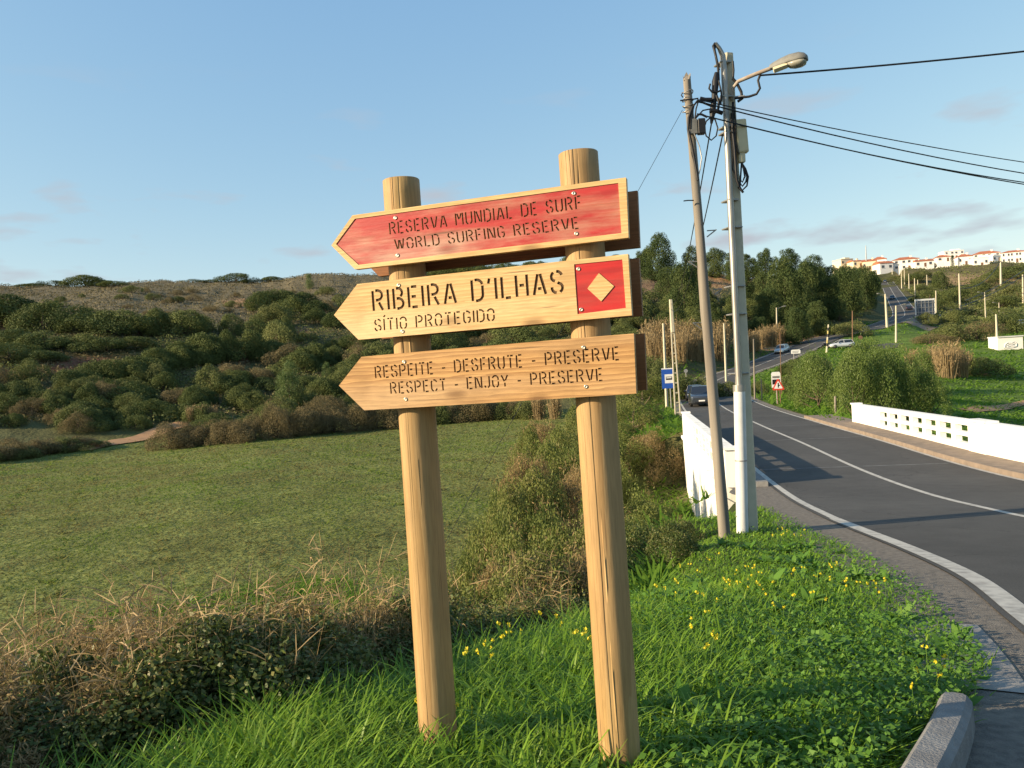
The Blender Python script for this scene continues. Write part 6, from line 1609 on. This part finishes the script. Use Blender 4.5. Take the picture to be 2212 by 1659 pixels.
# field grass
def tufts(name, label, m_, x, y, hh, ww, rng):
    n = len(x); z = Harr(x, y); az = rng.uniform(0, 6.283, n); h_ = hh * rng.uniform(.5, 1.3, n) * np.where(lumps(x * 14, y * 22) > .75, 2.4, 1.0)
    tip = np.stack([np.cos(az) * h_ * 1.9, np.sin(az) * h_ * 1.9, h_], 1); sd = np.stack([-np.sin(az), np.cos(az), np.zeros(n)], 1)
    w = ww * rng.uniform(.6, 1.4, n); b0 = np.stack([x, y, z - .02], 1)
    v = np.stack([b0 - sd * w[:, None], b0 + sd * w[:, None], b0 + tip + sd * w[:, None] * .3, b0 + tip - sd * w[:, None] * .3], 1).reshape(-1, 3)
    return tag(link(bpy.data.objects.new(name, np_mesh(name, v, np.arange(4 * n).reshape(-1, 4), M[m_]))), label, 'grass', kind='stuff')
n = 190000; yy = 12 * (100 / 12) ** rng.rand(n); xx = rng.uniform(-.78, .16, n) * yy
zz = Harr(xx, yy) - EYE; k = (zz < -5.55) & (xx < 7)
xx, yy = xx[k], yy[k]; fr = (yy + lumps(xx * 4, yy * 4) * 4 < 22)
tufts('field_grass', 'short olive green grass covering the big field', 'field_tuft', xx[~fr], yy[~fr], .025 + yy[~fr] * .0007, .016 + yy[~fr] * .0009, rng)
tufts('field_edge_grass', 'fresher green grass along the near edge of the field', 'field_fresh', xx[fr], yy[fr], .12, .022, rng)
n = 60000; yy = 20 * (170 / 20) ** rng.rand(n); xx = rng.uniform(.25, .85, n) * yy; zz = Harr(xx, yy)
_, ss, _, _ = road_rel(xx, yy); k = (ss > 5.6) & (zz - EYE < 2.5) & ~((ss < 17) & (yy > 136) & (yy < 156))
tufts('meadow_grass', 'bright green meadow grass right of the road', 'field_fresh', xx[k], yy[k], .05 + yy[k] * .0012, .03 + yy[k] * .0009, rng)
n = 30000; yy = 42 * (200 / 42) ** rng.rand(n); xx = rng.uniform(.05, .62, n) * yy
_, ss, _, _ = road_rel(xx, yy); k = (((ss > 3.9) & (ss < 9)) | ((ss < -3.9) & (ss > -9)))
tufts('roadside_grass', 'grass strips along both sides of the road beyond the bridge', 'field_fresh', xx[k], yy[k], .25, .05 + yy[k] * .0008, rng)
n = 26000; yy = 9 * (48 / 9) ** rng.rand(n); xx = rng.uniform(-.05, .26, n) * yy; zz = Harr(xx, yy) - EYE
okv, _, _ = verge_mask(xx, yy); _, ss, _, _ = road_rel(xx, yy); k = (~okv) & (ss < -4.6) & ((zz > -6.0) | (xx > 3))
tufts('bank_grass', 'rough grass on the slope below the bridge wall', 'field_fresh', xx[k], yy[k], .22, .025 + yy[k] * .0008, rng)
# heath on the hill
n = 120000; yy = 95 * (330 / 95) ** rng.rand(n); xx = rng.uniform(-.82, .45, n) * yy; zz = Harr(xx, yy) - EYE
_, ss, _, _ = road_rel(xx, yy); k = (ss < -8) & (zz > -4)
xx, yy, zz = xx[k], yy[k], zz[k]
P = np.stack([xx, yy, zz + EYE + .08 + .35 * rng.rand(len(xx))], 1); N = unit(rng.normal(size=P.shape) + np.array([0, 0, .8]))
v, f = leaf_quads(P, N, .42, .6, rng)
tag(link(bpy.data.objects.new('heath_scrub', np_mesh('heath_scrub', v, f, M['heath']))), 'low brown heath scrub covering the left hill', 'scrub', kind='stuff')
n = 150000; yy = 90 * (200 / 90) ** rng.rand(n); xx = rng.uniform(-.82, .22, n) * yy; zz = Harr(xx, yy) - EYE
_, ss, _, _ = road_rel(xx, yy); cl_ = lumps(xx * 2.2, yy * 2.2); qx, qy = to_px(xx, yy, zz + EYE)
k = (ss < -8) & (zz > -4.6) & (cl_ > -.15) & ~((abs(qx - 200) < 130) & (abs(qy - 792) < 15)) & (qy > 690) & (rng.rand(len(qx)) < .75)
xx, yy, zz, cl_ = xx[k], yy[k], zz[k], cl_[k]
P = np.stack([xx, yy, zz + EYE + (.15 + 1.5 * np.clip(cl_ + .15, 0, 1)) * rng.rand(len(xx)) ** .6], 1); N = unit(rng.normal(size=P.shape) + np.array([0, 0, .9]))
v, f = leaf_quads(P, N, .34, .6, rng)
tag(link(bpy.data.objects.new('hill_undergrowth', np_mesh('hill_undergrowth', v, f, M['olive']))), 'tangled olive undergrowth filling the gaps between hillside shrubs', 'scrub', kind='stuff')
n = 26000; yy = 190 * (460 / 190) ** rng.rand(n); xx = rng.uniform(.42, .75, n) * yy; zz = Harr(xx, yy) - EYE
_, ss, _, _ = road_rel(xx, yy); k = (ss > 6)
P = np.stack([xx[k], yy[k], zz[k] + EYE + .1 + .4 * rng.rand(k.sum())], 1); N = unit(rng.normal(size=P.shape) + np.array([0, 0, .8]))
v, f = leaf_quads(P, N, .8, .6, rng)
tag(link(bpy.data.objects.new('slope_scrub', np_mesh('slope_scrub', v, f, M['olive']))), 'low scrub on the slope below the houses', 'scrub', kind='stuff')

# dock and mallow rosettes standing out of the turf
WP = []
for sd_ in range(4):
    rg = np.random.RandomState(300 + sd_); nl = 12 + 3 * sd_; a = np.linspace(0, 6.283, nl, endpoint=False) + rg.normal(size=nl) * .3; ln = rg.uniform(.10, .22, nl); el = rg.uniform(.35, 1.25, nl)
    tp = np.stack([np.cos(a) * np.cos(el) * ln, np.sin(a) * np.cos(el) * ln, np.sin(el) * ln], 1); dr_ = np.stack([np.cos(a) * ln * .15, np.sin(a) * ln * .15, -ln * rg.uniform(.1, .5, nl)], 1)
    v, f = blade_np(np.zeros((nl, 3)), tp, ln * rg.uniform(.22, .42, nl), np.stack([-np.sin(a), np.cos(a), rg.normal(size=nl) * .25], 1), droop=dr_)
    WP.append(np_mesh('weed_leaves', v, f, M['weed']))
def weed_spot(px, py): return ghit(px, py, 1.6 * FPX / max(60, py - 760), .5, 2.2)
wr = random.Random(21); wn_ = 0
while wn_ < 90:
    yv = 2.3 * (11 / 2.3) ** wr.random(); xv = wr.uniform(-1.6, 4.4)
    okv, dlv, drv = verge_mask(np.array([xv]), np.array([yv]))
    if not okv[0] or drv[0] > 1.4 and wr.random() < .75: continue
    wn_ += 1
    where = 'beside the kerb and road edge' if drv[0] < .7 else 'in the turf right of the posts' if xv > .5 else 'in the turf round the posts'
    sc0 = wr.uniform(.6, 1.25); t = thing('weed_rosette', 'broad leaved green weed ' + where, 'weed', (xv, yv, H(xv, yv) - .01), wr.uniform(0, 6.28), 'broad leaved weeds ' + where, (sc0, sc0, sc0))
    link(bpy.data.objects.new('leaves', WP[wn_ % 4]), t)

# yellow wood sorrel flowers
def flower_proto(seed, heads):
    rr = random.Random(seed); st = MB(); pt = MB()
    for k in range(heads):
        a = rr.uniform(0, 6.28); b0 = Vector((math.cos(a) * .02, math.sin(a) * .02, 0)); h_ = rr.uniform(.16, .28); tp = Vector((math.cos(a) * rr.uniform(.03, .12), math.sin(a) * rr.uniform(.03, .12), h_))
        st.tube([b0, b0.lerp(tp, .6) + Vector((0, 0, .03)), tp], .0022, 4, caps=False)
        for j in range(rr.randint(2, 3)):
            c = tp + Vector((rr.uniform(-.022, .022), rr.uniform(-.022, .022), rr.uniform(-.03, .01))); dn = Vector((rr.uniform(-1, 1), rr.uniform(-1, 1), rr.uniform(-.2, .8))).normalized(); ex = dn.orthogonal().normalized(); ey = dn.cross(ex)
            for q_ in range(5):
                an = 2 * math.pi * q_ / 5; d = ex * math.cos(an) + ey * math.sin(an); s_ = ex * -math.sin(an) + ey * math.cos(an)
                pt.add([c, c + d * .008 + dn * .009 - s_ * .0045, c + d * .013 + dn * .014, c + d * .008 + dn * .009 + s_ * .0045], [(0, 1, 2, 3)])
    return st.mesh('flower_stem', M['stem_green']), pt.mesh('flower_petals', M['petal'])
FP = [flower_proto(s, h) for s, h in ((1, 1), (2, 2), (3, 3))]
c8 = lambda x, y: (884.7 + x * .489, 847.9 + y * .489)
spots = [c5(*q_) for q_ in ((205, 830), (275, 830), (355, 770), (440, 940), (465, 935), (490, 930), (600, 950), (620, 945), (640, 650), (665, 640), (690, 645), (740, 650), (725, 850), (750, 850), (860, 880), (875, 830), (825, 990), (665, 1020), (515, 840), (500, 850), (330, 1215), (400, 1200), (320, 1110), (170, 960), (230, 945), (1325, 1300), (1320, 1350), (1245, 1410), (1115, 930), (1085, 900), (935, 905), (560, 880), (350, 1000), (900, 850), (990, 930))] + \
        [c8(*q_) for q_ in ((350, 1260), (375, 1245), (425, 1220), (465, 1150), (735, 1200), (765, 1210), (650, 1110), (85, 1510), (145, 1505), (255, 1520), (235, 1290))]
for k, sp_ in enumerate(spots):
    p = ghit(sp_[0], sp_[1] + 20, 1.55 * FPX / max(60, sp_[1] - 770) * 1.0, .5, 2.2)
    t = thing('yellow_flower', 'yellow wood sorrel flower standing in the verge grass', 'flower', p, rnd.uniform(0, 6.28), 'yellow flowers in the verge', (.62, .62, .8) if p.y < 3.9 else (1, 1, 1))
    a, b_ = FP[k % 3]; link(bpy.data.objects.new('stem', a), t); link(bpy.data.objects.new('petals', b_), t)
